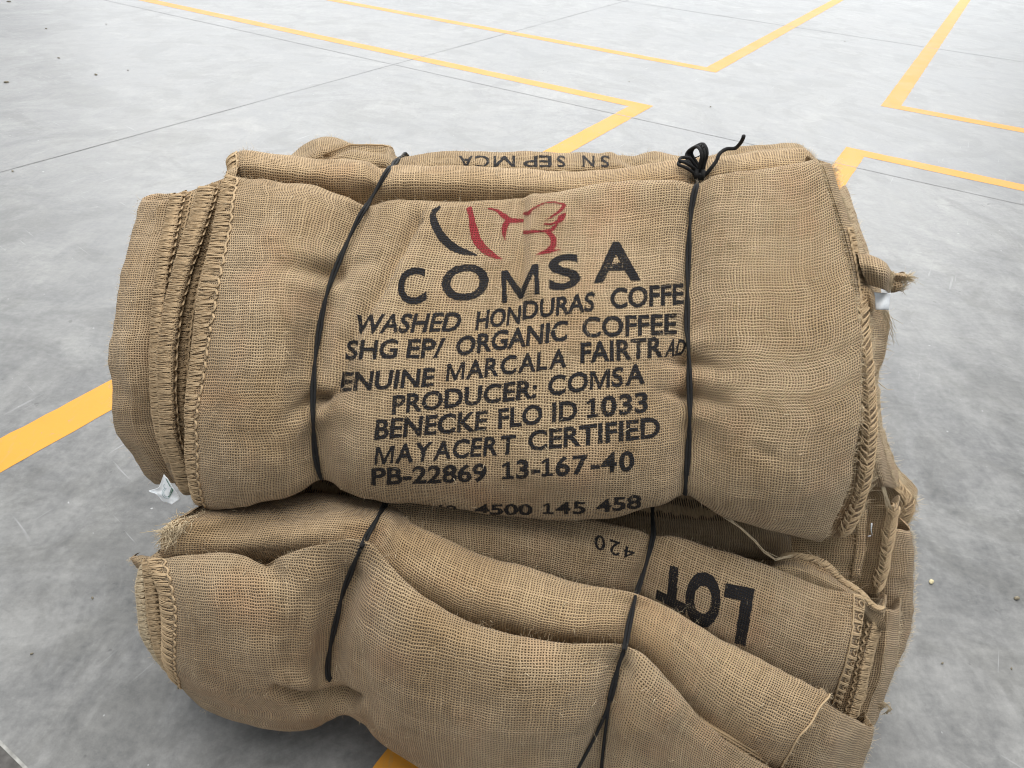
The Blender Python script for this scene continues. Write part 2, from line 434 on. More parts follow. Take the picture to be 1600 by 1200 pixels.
# ------------------------------------------------------------------ stitching along a sack edge
def row_steps(sh, c, r0, r1, pitch):
    rs = np.linspace(r0, r1, 240); P = np.array([sh.at(c, r) for r in rs])
    L = np.concatenate([[0], np.cumsum(np.linalg.norm(np.diff(P, axis=0), axis=1))])
    n = max(2, int(L[-1] / pitch))
    return np.interp(np.linspace(0, L[-1], n + 1), L, rs)
def wrap_pts(sh, c0, c1, ra, rb, lift, n=5, back=0.006, outw=None):
    """a yarn from the inner line c1 over the edge c0 and round behind it"""
    pts = []
    for k in range(n):
        t = k / (n - 1); c = c1 + (c0 - c1) * t; r = ra + (rb - ra) * t
        pts.append(sh.at(c, r, lift * (0.45 + 0.9 * math.sin(math.pi * min(1, t * 0.9 + 0.1)))))
    e = np.array(pts[-1]); d = e - pts[-2]; d /= np.linalg.norm(d) + 1e-9
    pts.append(e + d * 0.0015 + np.array([0, back, -0.001]))
    return pts
def blanket(sh, c_edge, c_in, r0, r1, pitch=0.0135, parent=None, base=None, mat=None, fr=9, name='seam_stitching', rad=0.0008, scallop=0.35):
    T = Tubes(); rs = row_steps(sh, c_in, r0, r1, pitch)
    # scalloped chain on the inner line
    ch = []
    for a, b in zip(rs[:-1], rs[1:]):
        for k in range(5):
            t = k / 5; ch.append(sh.at(c_in + scallop * 0.25 * (c_in - c_edge) * math.sin(math.pi * t) + rng.normal(0, 0.01), a + (b - a) * t, 0.0014))
    for off in (0, 0.0011):
        T.add([p + np.array([off, 0, off * 0.4]) for p in ch], rad * 1.05)
    for a, b in zip(rs[:-1], rs[1:]):
        m = 4
        for k in range(m):                                  # bundled yarns at each loop
            jit = rng.normal(0, 0.06) * (b - a)
            T.add(wrap_pts(sh, c_edge, c_in, a + (k - 1.5) * 0.055 * (b - a), a + (k - 1.5) * 0.17 * (b - a) + jit, 0.0017), rad * .85)
        for k in range(fr):                                 # thinner yarns filling the loop
            t = (k + 0.7) / (fr + 0.4)
            ci = c_in + (c_edge - c_in) * rng.uniform(0.0, 0.3)
            T.add(wrap_pts(sh, c_edge, ci, a + (0.3 + 0.4 * t + rng.normal(0, .1)) * (b - a), a + t * (b - a), 0.0013), rad * 0.7, 4)
    return T.build(name, mat or YARN, parent, base)
def braid(sh, c0, c1, r0, r1, pitch=0.006, parent=None, base=None, mat=None, name='seam_stitching', rad=0.0012):
    """herringbone of slanted yarns, like a plaited rim"""
    T = Tubes(); cm = (c0 + c1) / 2; rs = row_steps(sh, cm, r0, r1, pitch)
    for a, b in zip(rs[:-1], rs[1:]):
        d = (b - a) * 1.9
        for k in range(3):
            o = k * 0.33 * (b - a) + rng.normal(0, 0.28) * (b - a); d = (b - a) * rng.uniform(1.4, 2.4); rr = rad * rng.uniform(0.35, 0.8); j = rng.normal(0, .06)
            T.add([sh.at(c0 + (cm - c0) * (t + j), a + o - d * (1 - t), 0.001 + 0.0032 * math.sin(math.pi * (0.15 + 0.7 * t))) for t in (0, .33, .66, 1, 1.15)], rr, 4)
            T.add([sh.at(c1 + (cm - c1) * (t - j), a + o - d * (1 - t), 0.001 + 0.0032 * math.sin(math.pi * (0.15 + 0.7 * t))) for t in (0, .33, .66, 1, 1.15)], rr, 4)
    for _ in range(len(rs) * 9):
        c = rng.uniform(c0, c1); r = rng.uniform(r0, r1); hairs(T, sh.at(c, r, .002), sh.at(c, r, 1.0) - sh.at(c, r), 1, .007, .00028)
    return T.build(name, mat or YARN, parent, base)
def ladder(sh, c0, c1, r0, r1, pitch, parent, base, mat=None):
    T = Tubes(); rs = row_steps(sh, c0, r0, r1, pitch)
    for c in (c0, c1):
        T.add([sh.at(c + rng.normal(0, 0.012), r, 0.0016) for r in np.linspace(r0, r1, 70)], 0.0011)
    for a, b in zip(rs[:-1], rs[1:]):
        for k in range(3):
            T.add([sh.at(c0 + (c1 - c0) * t, a + (k * 0.09 + rng.normal(0, .03)) * (b - a), 0.001 + 0.0022 * math.sin(math.pi * t)) for t in (0, .3, .6, 1)], 0.0009)
        cc, rr = (c0 + c1) / 2, (a + b) / 2 + 0.1 * (b - a)
        T.add([sh.at(cc + 0.28 * (c1 - c0) * math.cos(x), rr + 0.26 * (b - a) * math.sin(x), 0.0018) for x in np.linspace(0.3, 6.0, 9)], 0.0009)
    return T.build('seam_stitching', mat or YARN, parent, base)
def hairs(T, p, n, count, length, rad=0.00018, spread=1.0, dirv=None):
    for _ in range(count):
        d = n * rng.uniform(0.1, 0.9) + rng.normal(0, spread, 3)
        if dirv is not None: d = dirv * 1.6 + rng.normal(0, spread * 0.6, 3)
        d /= np.linalg.norm(d) + 1e-9
        L = length * rng.uniform(0.4, 1.5); c = rng.normal(0, 0.45, 3)
        q = p + rng.normal(0, 0.0012, 3)
        T.add([q + d * L * t + c * L * t * t * 0.6 for t in (0, .35, .7, 1)], rad * rng.uniform(0.7, 1.4), 3, True)
def surface_fuzz(sh, n, parent, base, cmin, cmax, rmin, rmax, length=0.006, name='loose_fibres'):
    T = Tubes()
    for _ in range(n):
        c = rng.uniform(cmin, cmax); r = rng.uniform(rmin, rmax)
        p = sh.at(c, r, 0.0003); nn = sh.at(c, r, 1.0) - sh.at(c, r, 0.0)
        if rng.random() < 0.06:     # short curled end of a broken yarn lying on the cloth
            t1 = sh.at(c + 0.05, r) - sh.at(c - 0.05, r); t1 /= np.linalg.norm(t1); t2 = np.cross(nn, t1); a = rng.uniform(0, 6.28)
            d = math.cos(a) * t1 + math.sin(a) * t2; e = np.cross(nn, d); L = rng.uniform(.004, .011)
            T.add([p + nn * 0.0012 * math.sin(math.pi * x) + d * L * x + e * L * 0.35 * rng.normal() * x * x + nn * 0.0006 for x in (0, .25, .5, .75, 1)], 0.0005, 4, True)
        else:
            hairs(T, p, nn, 1, length)
    o = T.build(name, FIBRE, parent, base); o['kind'] = 'stuff'; return o
def edge_fuzz(sh, c, r0, r1, n, parent, base, length=0.009, out=(0, 0, 0), name='frayed_edge', rad=0.0002):
    T = Tubes()
    for _ in range(n):
        r = rng.uniform(r0, r1); p = sh.at(c, r, 0.0004)
        inn = sh.at(c + (0.4 if c < 2 else -0.4), r); d = p - inn; d /= np.linalg.norm(d)
        hairs(T, p, d, 1, length, rad, 0.7, d + np.array(out))
    o = T.build(name, FIBRE, parent, base); o['kind'] = 'stuff'; return o

# ------------------------------------------------------------------ printing on the cloth
_font = {}
def custom(c, h, s):
    if c == 'M':
        w_ = 1.12 * h
        return [(0, 0), (0, h), (1.25 * s, h), (w_ / 2, .30 * h), (w_ - 1.25 * s, h), (w_, h), (w_, 0), (w_ - s, 0), (w_ - s, .73 * h), (w_ / 2 + .42 * s, 0), (w_ / 2 - .42 * s, 0), (s, .73 * h), (s, 0)], w_
    k = s * .9
    return [(0, 0), (0, k), (.19 * h, k), (.19 * h, .80 * h), (0, .69 * h), (0, .84 * h), (.24 * h, h), (.19 * h + s, h), (.19 * h + s, k), (.36 * h + s, k), (.36 * h + s, 0)], .36 * h + s
def glyph_mesh(text, offset):
    key = (text, offset)
    if key not in _font and any(c in 'M1' for c in text) :
        h = glyph_mesh('H', 0.0)[0][:, 1].max(); s = .11 * h + 1.7 * offset
        V = []; F = []; x = 0.0
        for c in text:
            if c == ' ': x += .35 * h; continue
            if c in 'M1': v, w_ = custom(c, h, s); v, f = fill_poly(v); v = np.array(v)
            else: v, f = glyph_mesh(c, offset); v = v.copy(); v[:, 0] -= v[:, 0].min(); w_ = v[:, 0].max()
            F += [tuple(len(V) + i for i in q) for q in f]; V += [(p[0] + x, p[1]) for p in v]; x += w_ + (.11 if c not in 'A-' else .05) * h
        _font[key] = (np.array(V), F)
    if key not in _font:
        cu = bpy.data.curves.new('t', 'FONT'); cu.body = text; cu.size = 1.0; cu.offset = offset; cu.resolution_u = 4
        ob = bpy.data.objects.new('t', cu); COL.objects.link(ob)
        bpy.context.view_layer.update()
        me = bpy.data.meshes.new_from_object(ob)
        v = np.array([p.co[:2] for p in me.vertices]); f = [tuple(p.vertices) for p in me.polygons]
        bpy.data.objects.remove(ob); bpy.data.curves.remove(cu); bpy.data.meshes.remove(me)
        _font[key] = (v, f)
    return _font[key]
def fill_poly(pts):
    bm = bmesh.new(); vs = [bm.verts.new((x, y, 0)) for x, y in pts]; bm.faces.new(vs)
    bmesh.ops.triangulate(bm, faces=bm.faces[:])
    bm.verts.index_update()
    v = np.array([p.co[:2] for p in bm.verts]); f = [tuple(q.index for q in t.verts) for t in bm.faces]; bm.free()
    return v, f
class Print:
    """flat print: shapes drawn in picture units, cut small, then laid on the sheet they are printed on"""
    def __init__(s, sheet, lift=0.00045, rag=0.36): s.rag = rag; s.sh = sheet; s.v = []; s.f = []; s.uv = []; s.lift = lift
    def lay(s, v, f, step=4.0):
        bm = bmesh.new(); vs = [bm.verts.new((x, y, 0)) for x, y in v]
        for q in f:
            try: bm.faces.new([vs[i] for i in q])
            except ValueError: pass
        lo = v.min(0); hi = v.max(0)
        for ax in (0, 1):
            nn = (1, 0, 0) if ax == 0 else (0, 1, 0)
            for c in np.arange(lo[ax] + step * .5, hi[ax], step):
                co = (c, 0, 0) if ax == 0 else (0, c, 0)
                bmesh.ops.bisect_plane(bm, geom=bm.verts[:] + bm.edges[:] + bm.faces[:], plane_co=co, plane_no=nn, dist=1e-4)
        bm.verts.index_update()
        s.lift += 0.00003
        for p in bm.verts:
            if p.is_boundary: p.co.x += rng.normal(0, s.rag); p.co.y += rng.normal(0, s.rag)
        o = len(s.v); ok = []
        for p in bm.verts:
            h = s.sh.hit(p.co.x, p.co.y)
            if h is None: s.v.append(np.zeros(3)); s.uv.append((0, 0)); ok.append(False); continue
            q, n, uv, dist = h
            s.v.append(q + n * s.lift); s.uv.append(tuple(uv)); ok.append(True)
        for fc in bm.faces:
            ii = [x.index for x in fc.verts]
            if all(ok[i] for i in ii):
                pp = np.array([s.v[o + i] for i in ii])
                if np.ptp(pp, axis=0).max() < 0.03: s.f.append(tuple(o + i for i in reversed(ii)))
        bm.free()
    def ribbon(s, pts, wid, step=4.0):
        c = crom(np.array(pts, float), 5); w_ = crom(np.array(wid, float)[:, None], 5)[:, 0]
        t = np.gradient(c, axis=0); t /= np.linalg.norm(t, axis=1, keepdims=True); n = np.stack([-t[:, 1], t[:, 0]], -1)
        v = np.concatenate([c + n * w_[:, None] / 2, c - n * w_[:, None] / 2]); m = len(c)
        s.lay(v, [(i, i + 1, m + i + 1, m + i) for i in range(m - 1)], step)
    def text(s, body, bl, br, tr, tl, offset=0.027, step=4.0):
        v, f = glyph_mesh(body, offset)
        hv, _ = glyph_mesh('H', 0.0); y1 = hv[:, 1].max(); x0, x1 = v[:, 0].min(), v[:, 0].max()
        a = ((v[:, 0] - x0) / (x1 - x0))[:, None]; b = (v[:, 1] / y1)[:, None]
        bl, br, tr, tl = map(lambda q: np.array(q, float), (bl, br, tr, tl))
        p = (bl * (1 - a) + br * a) * (1 - b) + (tl * (1 - a) + tr * a) * b
        s.lay(p, f, step)
    def line(s, body, p0, p1, cap0, cap1=None, lean=0.0, **kw):
        cap1 = cap1 or cap0
        s.text(body, p0, p1, (p1[0] + lean, p1[1] - cap1), (p0[0] + lean, p0[1] - cap0), **kw)
    def build(s, name, mat, parent, base):
        used = sorted({i for f in s.f for i in f}); mp = {k: i for i, k in enumerate(used)}
        return mesh_obj(name, [s.v[i] for i in used], [tuple(mp[i] for i in f) for f in s.f], mat, parent, base, [s.uv[i] for i in used])

# ================================================================== setting: floor, joints, painted lines
def quad_strip(name, a0, a1, b0, b1, z, mat, n=1):
    v = []; f = []
    la, lb = abs(a1 - a0), abs(b1 - b0)
    for i in range(n + 1):
        t = i / n
        if la > lb: p = [AB(a0 + (a1 - a0) * t, b0 + rng.normal(0, .0009), z), AB(a0 + (a1 - a0) * t, b1 + rng.normal(0, .0009), z)]
        else: p = [AB(a0 + rng.normal(0, .0009), b0 + (b1 - b0) * t, z), AB(a1 + rng.normal(0, .0009), b0 + (b1 - b0) * t, z)]
        v += p
    for i in range(n): f.append((2 * i, 2 * i + 1, 2 * i + 3, 2 * i + 2))
    return v, f
def fix_up(v, f):
    out = []
    for q in f:
        a, b, c = (np.array(v[i]) for i in q[:3])
        out.append(q if np.cross(b - a, c - a)[2] > 0 else q[::-1])
    return out
fl = mesh_obj('floor', [(-40, -25, 0), (40, -25, 0), (40, 60, 0), (-40, 60, 0)], [(0, 1, 2, 3)], CONC, smooth=False)
tag(fl, 'light grey polished concrete warehouse floor', 'floor', kind='structure')
def lshape(name, label, rects):
    V = []; F = []
    for r in rects:
        v, f = quad_strip(name, *r, 0.0006, PAINT, 260); o = len(V); V += v; F += [tuple(o + i for i in q) for q in fix_up(v, f)]
    tag(mesh_obj(name, V, F, PAINT, smooth=False), label, 'floor marking', kind='structure')
WD = 0.098
lshape('painted_line', 'yellow painted corner line running left and passing under the bundles', [(1.37, 14, 3.66, 3.757), (1.37, 1.47, -3, 3.659)])
lshape('painted_line', 'yellow painted corner line farthest back near the top edge', [(1.355, 14, 4.745, 4.84), (1.355, 1.45, 4.841, 16)])
lshape('painted_line', 'yellow painted corner line at the upper right', [(-12, 0.355, 4.68, 4.775), (0.257, 0.355, 4.776, 16)])
lshape('painted_line', 'yellow painted corner line at right passing under the bundles', [(-12, 0.37, 3.665, 3.76), (0.272, 0.37, -3, 3.664)])
def joint(label, r, mat, z=0.0010):
    v, f = quad_strip('floor_joint', *r, z, mat, 60)
    tag(mesh_obj('floor_joint', v, fix_up(v, f), mat, smooth=False), label, 'floor joint', kind='structure')
joint('thin saw cut joint beside the nearer yellow line', (-14, 14, 3.478, 3.485), JOINT_L)
joint('thin saw cut joint across the far floor', (-14, 14, 6.80, 6.809), JOINT_L)
joint('thin saw cut joint on the left floor', (2.924, 2.929, -3, 12), JOINT_L, 0.0013)
joint('wide dark joint at the bottom left corner', (-3, 8, 0.040, 0.060), JOINT, 0.0010)
joint('pale lime edge of the wide joint', (-3, 8, 0.0605, 0.0635), LIME, 0.0013)
def pebble(name, px, py, r, mat, label, cat, group=None, flat=0.5):
    bm = bmesh.new(); bmesh.ops.create_icosphere(bm, subdivisions=2, radius=1)
    k = random.random() * 9
    for v in bm.verts:
        n = 0.35 * vnoise(np.array([v.co.x * 1.3 + k, v.co.y * 1.3, v.co.z * 1.3 + k]), 3)
        v.co = Vector((v.co.x * r * (1.5 + n), v.co.y * r * (0.8 + n), v.co.z * r * flat * (1 + n)))
    rot = Matrix.Rotation(random.random() * 6.28, 3, 'Z')
    for v in bm.verts: v.co = rot @ v.co
    zm = min(v.co.z for v in bm.verts)
    for v in bm.verts: v.co.z -= zm
    me = bpy.data.meshes.new(name); bm.to_mesh(me); bm.free(); me.materials.append(mat)
    o = bpy.data.objects.new(name, me); COL.objects.link(o); o.location = tuple(G(px, py, 0.0)); o.location.z = 0.0005
    tag(o, label, cat, group)
pebble('straw_chip', 1455, 910, 0.0042, GRIT_L, 'pale straw chip on the floor right of the bundles', 'chip')
pebble('grit_speck', 1588, 936, 0.004, GRIT, 'dark grit speck near the right edge of the floor', 'grit')
for px, py, r in ((20, 268, .0045), (92, 91, .006), (150, 117, .008), (10, 129, .009), (72, 45, .006), (200, 110, .004), (166, 38, .004), (1320, 65, .004), (14, 3, .010), (983, 128, .004), (1110, 167, .004)):
    pebble('grit_speck', px, py, r, GRIT, 'small dark grit speck on the floor behind the bundles', 'grit', 'grit specks behind the bundles', 0.35)
for px, py, r in ((278, 1075, .0014), (50, 1022, .0018), (145, 935, .0018), (1472, 1037, .0018), (1580, 1045, .0016)):
    pebble('grit_speck', px, py, r, GRIT, 'tiny dark grit speck on the floor beside the bundles', 'grit', 'grit specks beside the bundles', 0.6)

# ================================================================== the two tied bundles
BT = np.array([0.0, 0.80, 0.385]); BB = np.array([0.0, 0.70, 0.0])
def empty(name, loc):
    o = bpy.data.objects.new(name, None); COL.objects.link(o); o.location = tuple(loc); o.empty_display_size = 0.1; return o
top = tag(empty('sack_bundle', BT), 'bundle of folded burlap coffee sacks lying on top, printed COMSA in black', 'sack bundle', 'tied bundles of burlap sacks')
bot = tag(empty('sack_bundle', BB), 'lower bundle of folded burlap sacks on the floor, with upside down LOT print', 'sack bundle', 'tied bundles of burlap sacks')

def inner_slabs(par, base, spec, x0, x1, n=20, mat_i=1):
    """the folded sacks packed inside a bundle, one padded slab each"""
    for k, (z0, z1, yf, yb) in enumerate(spec):
        a, b = x0 + random.uniform(-.012, .012), x1 + random.uniform(-.012, .012)
        prof = []
        h = (z1 - z0) / 2; zc = (z0 + z1) / 2
        for t in np.linspace(-math.pi / 2, math.pi / 2, 9): prof.append((yb - h + h * math.cos(t), zc + h * math.sin(t)))
        for t in np.linspace(math.pi / 2, 3 * math.pi / 2, 9): prof.append((yf + h + h * math.cos(t), zc + h * math.sin(t)))
        xs = np.linspace(a, b, n); V = []; UV = []; F = []; m = len(prof)
        for i, x in enumerate(xs):
            e = min(1, min(i, n - 1 - i) / 2.0); sc = 0.80 + 0.2 * e
            for j, (yy, zz) in enumerate(prof):
                V.append((x, yy + 0.006 * vnoise(np.array([x * 9, zz * 9, k]), 4), zc + (zz - zc) * sc)); UV.append((x, j * 0.03))
        for i in range(n - 1):
            for j in range(m):
                F.append((i * m + j, i * m + (j + 1) % m, (i + 1) * m + (j + 1) % m, (i + 1) * m + j))
        F.append(tuple(range(m))[::-1]); F.append(tuple((n - 1) * m + j for j in range(m)))
        mesh_obj('folded_sack', V, F, BUR[(k + mat_i) % 5], par, base, UV)
inner_slabs(top, BT, [(.395, .445, .635, 1.07), (.447, .497, .655, 1.09), (.499, .549, .70, 1.10), (.551, .60, .76, 1.09), (.602, .648, .83, 1.08)], -.38, .41)
inner_slabs(bot, BB, [(.006, .065, .56, 1.0), (.067, .13, .52, 1.02), (.132, .195, .52, 1.03), (.197, .26, .58, 1.02), (.262, .322, .65, 1.02), (.324, .372, .72, 1.0)], -.37, .40)

def grid(*cols): return list(cols)
def deepen(ds, *cols, skip=0): return [[(x, y, d + (e if k >= skip else 0)) for (x, y, d), e in zip(c, ds)] for k, c in enumerate(cols)]
# ---- top bundle, front printed sack
T1 = Sheet(grid(
 [(352,272,.86),(341,325,.82),(328,390,.775),(312,455,.735),(300,530,.70),(295,600,.67),(289,670,.645),(290,735,.63),(303,778,.632)],
 [(370,278,.855),(363,325,.81),(352,390,.765),(339,455,.725),(326,525,.688),(316,600,.655),(307,670,.628),(306,735,.612),(320,793,.618)],
 [(415,286,.85),(412,330,.80),(405,390,.752),(395,455,.708),(385,525,.668),(378,600,.633),(372,670,.605),(370,735,.588),(372,791,.595)],
 [(480,293,.845),(470,335,.80),(458,390,.752),(446,455,.708),(438,525,.668),(432,600,.633),(430,670,.607),(432,730,.592),(440,775,.60)],
 [(572,313,.84),(553,358,.805),(529,412,.763),(509,466,.728),(497,530,.692),(490,600,.657),(490,660,.635),(495,720,.618),(508,757,.615)],
 [(640,315,.84),(622,365,.795),(600,420,.752),(585,480,.71),(575,545,.668),(570,610,.632),(568,675,.603),(567,730,.588),(572,778,.596)],
 [(740,319,.842),(728,370,.795),(714,430,.748),(702,490,.705),(694,555,.662),(690,620,.627),(688,690,.595),(688,745,.578),(692,791,.588)],
 [(850,306,.845),(846,365,.795),(840,430,.746),(836,495,.70),(832,560,.658),(830,630,.622),(828,700,.59),(826,755,.574),(826,808,.588)],
 [(960,290,.85),(962,355,.80),(962,425,.75),(962,495,.70),(962,565,.656),(960,635,.62),(956,700,.59),(952,755,.575),(948,807,.588)],
 [(1090,281,.85),(1081,340,.815),(1076,415,.772),(1074,490,.727),(1075,560,.687),(1078,630,.652),(1077,695,.625),(1073,745,.608),(1070,780,.605)],
 [(1160,271,.85),(1160,335,.80),(1162,410,.752),(1165,485,.705),(1168,560,.662),(1168,635,.625),(1164,705,.597),(1156,765,.583),(1145,811,.592)],
 [(1235,259,.855),(1245,330,.805),(1255,405,.755),(1262,480,.708),(1268,560,.664),(1268,640,.625),(1262,715,.595),(1250,780,.58),(1232,832,.592)],
 [(1277,253,.865),(1298,320,.815),(1318,390,.77),(1334,460,.725),(1343,530,.69),(1343,610,.652),(1336,695,.618),(1322,775,.60),(1284,843,.60)]),
 curl_l=((0.010, 0.016, 0),), curl_r=((-0.004, 0.012, 0),), nu=20, nv=22, noise=0.0024, nscale=16, seed=11, feats=[
  ([(572,313),(529,412),(497,530),(490,640),(500,750)], 22, 0.008), ([(1090,281),(1076,415),(1075,560),(1077,690),(1070,780)], 20, 0.008),
  ([(420,412),(524,426)], 11, 0.010, 't'), ([(430,382),(524,404)], 17, -0.006, 't'), ([(400,440),(515,452)], 16, -0.005, 't'), ([(610,400),(532,414)], 13, 0.009, 't'),
  ([(440,655),(494,626)], 10, 0.009, 't'), ([(560,596),(492,626)], 8, 0.011, 't'), ([(420,705),(490,655)], 18, -0.006, 't'), ([(570,640),(494,650)], 15, -0.006, 't'), ([(430,600),(490,596)], 15, -0.005, 't'),
  ([(655,345),(590,455),(540,535),(528,600)], 14, 0.014, -1), ([(668,370),(610,470),(560,560)], 20, -0.004),
  ([(817,316),(816,400),(813,468)], 6, 0.008), ([(834,312),(834,400),(830,455)], 10, -0.005),
  ([(1135,578),(1078,562)], 8, 0.010, 't'), ([(1160,640),(1079,617)], 9, 0.010, 't'), ([(1010,606),(1077,618)], 9, 0.009, 't'), ([(1020,560),(1074,566)], 9, 0.007, 't'),
  ([(1170,606),(1080,590)], 13, -0.007, 't'), ([(1150,530),(1078,535)], 15, -0.006, 't'), ([(1150,672),(1079,650)], 14, -0.006, 't'), ([(1180,700),(1205,712)], 10, 0.003), ([(1060,480),(1050,420)], 16, -0.004),
  ([(415,300),(470,330)], 25, -0.004), ([(520,300),(560,330)], 18, 0.004)])
o1 = T1.build('folded_sack', BUR[0], top, BT, 'front sack printed with lettering and a red and black emblem')
blanket(T1, 0.0, 0.98, 0.05, 8.0, 0.0140, o1, BT)
edge_fuzz(T1, 12.0, 0, 8, 500, o1, BT, 0.006)
surface_fuzz(T1, 900, o1, BT, 0.2, 12, 0, 8)
# top-rim fuzz along crests is added per sheet
def crest_fuzz(sh, par, base, n, length=0.006):
    T = Tubes()
    for _ in range(n):
        c = rng.uniform(0, sh.ncol - 1 - sh.nl - 0.01); r = rng.uniform(-0.3, 0.25)
        p = sh.at(c, r); nn = sh.at(c, r, 1.0) - p; hairs(T, p, nn + np.array([0, 0, .6]), 1, length, 0.00016)
    o = T.build('loose_fibres', FIBRE, par, base); o['kind'] = 'stuff'
crest_fuzz(T1, o1, BT, 500, 0.005)

# ---- top bundle: sacks whose stitched ends show at the left
yT = [.86,.82,.775,.735,.70,.67,.645,.63,.632]
def side_sack(edge, widths, dy, hide=70, hdy=.022, mat=1, curl=((0.012, 0.02, 0),), crv=0.012, nl=12, seed=1, noise=.0016, ys=None, right=False, feats=()):
    ys = ys or yT; sg = -1 if right else 1
    n = len(edge); ysr = np.interp(np.linspace(0, 1, n), np.linspace(0, 1, len(ys)), ys)
    c0 = [(x, y, ysr[i] + dy + crv) for i, (x, y) in enumerate(edge)]
    c1 = [(x + sg * widths[i] * 0.5, y, ysr[i] + dy - 0.003) for i, (x, y) in enumerate(edge)]
    c2 = [(x + sg * widths[i], y, ysr[i] + dy) for i, (x, y) in enumerate(edge)]
    c3 = [(x + sg * (widths[i] + hide), y - 2, ysr[i] + dy + hdy) for i, (x, y) in enumerate(edge)]
    cols = [c0, c1, c2, c3]
    if right: cols = cols[::-1]
    return Sheet(cols, curl_l=None if right else curl, curl_r=curl if right else None, nu=12, nv=nl, noise=noise, nscale=22, seed=seed, feats=feats, back=((0.010, -0.012), (0.016, -0.06)), under=((0.02, -0.008), (0.05, -0.004)))
S2 = side_sack([(330,288),(322,330),(308,385),(292,440),(280,500),(274,560),(272,620),(276,680),(290,745)], [22]*9, .052, mat=3, seed=21)
p = S2.build('folded_sack', BUR[3], top, BT); blanket(S2, 0.0, 1.9, 0, 7.6, 0.010, p, BT, YARN_D, 8, rad=0.0007, scallop=0.1)
S3 = side_sack([(311,294),(301,330),(284,380),(265,440),(252,500),(245,560),(246,620),(253,690),(284,768)], [27]*9, .036, hide=5, hdy=.045, seed=22)
p = S3.build('folded_sack', BUR[1], top, BT); blanket(S3, 0.0, 2.0, 0, 8, 0.0135, p, BT, YARN, 7, rad=0.0008)
edge_fuzz(S3, 0.0, 0, 8, 160, p, BT, 0.005)
S4 = side_sack([(286,302),(279,335),(268,385),(257,440),(249,500),(243,560),(243,620),(248,680),(275,755)], [16]*9, .078, mat=3, seed=23)
p = S4.build('folded_sack', BUR[3], top, BT); blanket(S4, 0.0, 1.9, 0, 7, 0.009, p, BT, YARN_D, 5, rad=0.0007, scallop=0.1)
S5 = side_sack([(266,306),(257,345),(248,390),(240,445),(236,505),(235,560),(236,615),(243,675),(268,745)], [21]*9, .056, hide=4, hdy=.045, seed=24)
p = S5.build('folded_sack', BUR[2], top, BT); blanket(S5, 0.0, 2.0, 0, 7.6, 0.0125, p, BT, YARN, 6, rad=0.0009)
S6 = side_sack([(221,312),(212,350),(197,400),(185,450),(177,505),(171,550),(176,610),(185,678),(238,753)], [44]*9, .080, crv=.012, curl=((.004,.014,-.002),(.022,.03,-.004)), seed=25, noise=.0028, ys=[.85,.82,.775,.735,.70,.675,.655,.645,.65], feats=[([(236,320),(205,480),(205,620)], 16, 0.003)])
p = S6.build('folded_sack', BUR[2], top, BT, 'rearmost sack showing its plain woven end at the left')
edge_fuzz(S6, 0.0, 0, 8, 260, p, BT, 0.005); surface_fuzz(S6, 160, p, BT, 0, 3, 0, 8, 0.005)

# ---- sacks rising behind the front one
crestT2 = [(356,252,.93),(369,238,.925),(391,234,.92),(462,244,.92),(509,248,.92),(566,252,.915),(597,259,.91),(674,260,.91),(750,262,.91),(809,264,.91),(906,269,.91),(984,262,.91),(1061,250,.915),(1100,247,.92),(1165,240,.92),(1230,235,.92),(1258,236,.925),(1272,250,.935)]
T2 = Sheet([[ (x,y,d), (x,y+16,d-.03), (x+0,y+38,d-.04), (x,y+75,d-.03)] for x,y,d in crestT2], under=((0.01,-.05),), curl_l=((.01,.02,0),), curl_r=((-.01,.02,0),), nu=12, nv=12, noise=.0028, nscale=14, seed=31, feats=[([(597,262),(580,305)], 14, .006), ([(1090,252),(1092,285)], 16, .01)])
p = T2.build('folded_sack', BUR[4], top, BT, 'sack fold rising just behind the printed front sack'); blanket(T2, 0.0, 1.0, 0, 2, 0.011, p, BT); crest_fuzz(T2, p, BT, 420); surface_fuzz(T2, 260, p, BT, 0, 17, 0, 2)
crestT3 = [(436,268,1.0),(450,246,1.015),(474,227,1.03),(497,217,1.03),(519,217,1.03),(542,223,1.025),(575,226,1.02),(603,228,1.015),(622,240,1.0),(640,243,1.0),(693,234,1.01),(790,238,1.01),(868,240,1.01),(926,238,1.01),(968,237,1.01),(992,243,1.0),(1023,238,1.01),(1061,244,1.01),(1112,244,1.02),(1150,230,1.03),(1200,225,1.03),(1240,223,1.03),(1256,231,1.03),(1266,250,1.02)]
T3 = Sheet([[ (x,y,d), (x,y+12,d-.03), (x,y+30,d-.05), (x,y+60,d-.04)] for x,y,d in crestT3], back=((.03,-.015),(.075,-.06),(.10,-.18),(.05,-.32)), under=((0.01,-.05),), curl_l=((.02,.03,-.01),), curl_r=((-.01,.03,0),), nu=9, nv=12, noise=.003, nscale=16, seed=33, feats=[([(509,246),(547,229),(600,234)], 5, .006), ([(968,240),(1000,262)], 8, .006), ([(622,242),(630,262)], 8, .008)])
p3 = T3.build('folded_sack', BUR[3], top, BT, 'rear sack with upside down lettering peeking over'); crest_fuzz(T3, p3, BT, 420)
Tt = Tubes()
for off in (0, .0012):
    Tt.add([T3.hit(x, y)[0] + np.array([0, -.002 - off * .3, .0015 + off]) for x, y in ((508,243),(528,235),(548,228),(575,228),(600,229),(614,233),(621,240)) if T3.hit(x, y)], 0.0006)
Tt.build('seam_stitching', YARN_D, p3, BT)
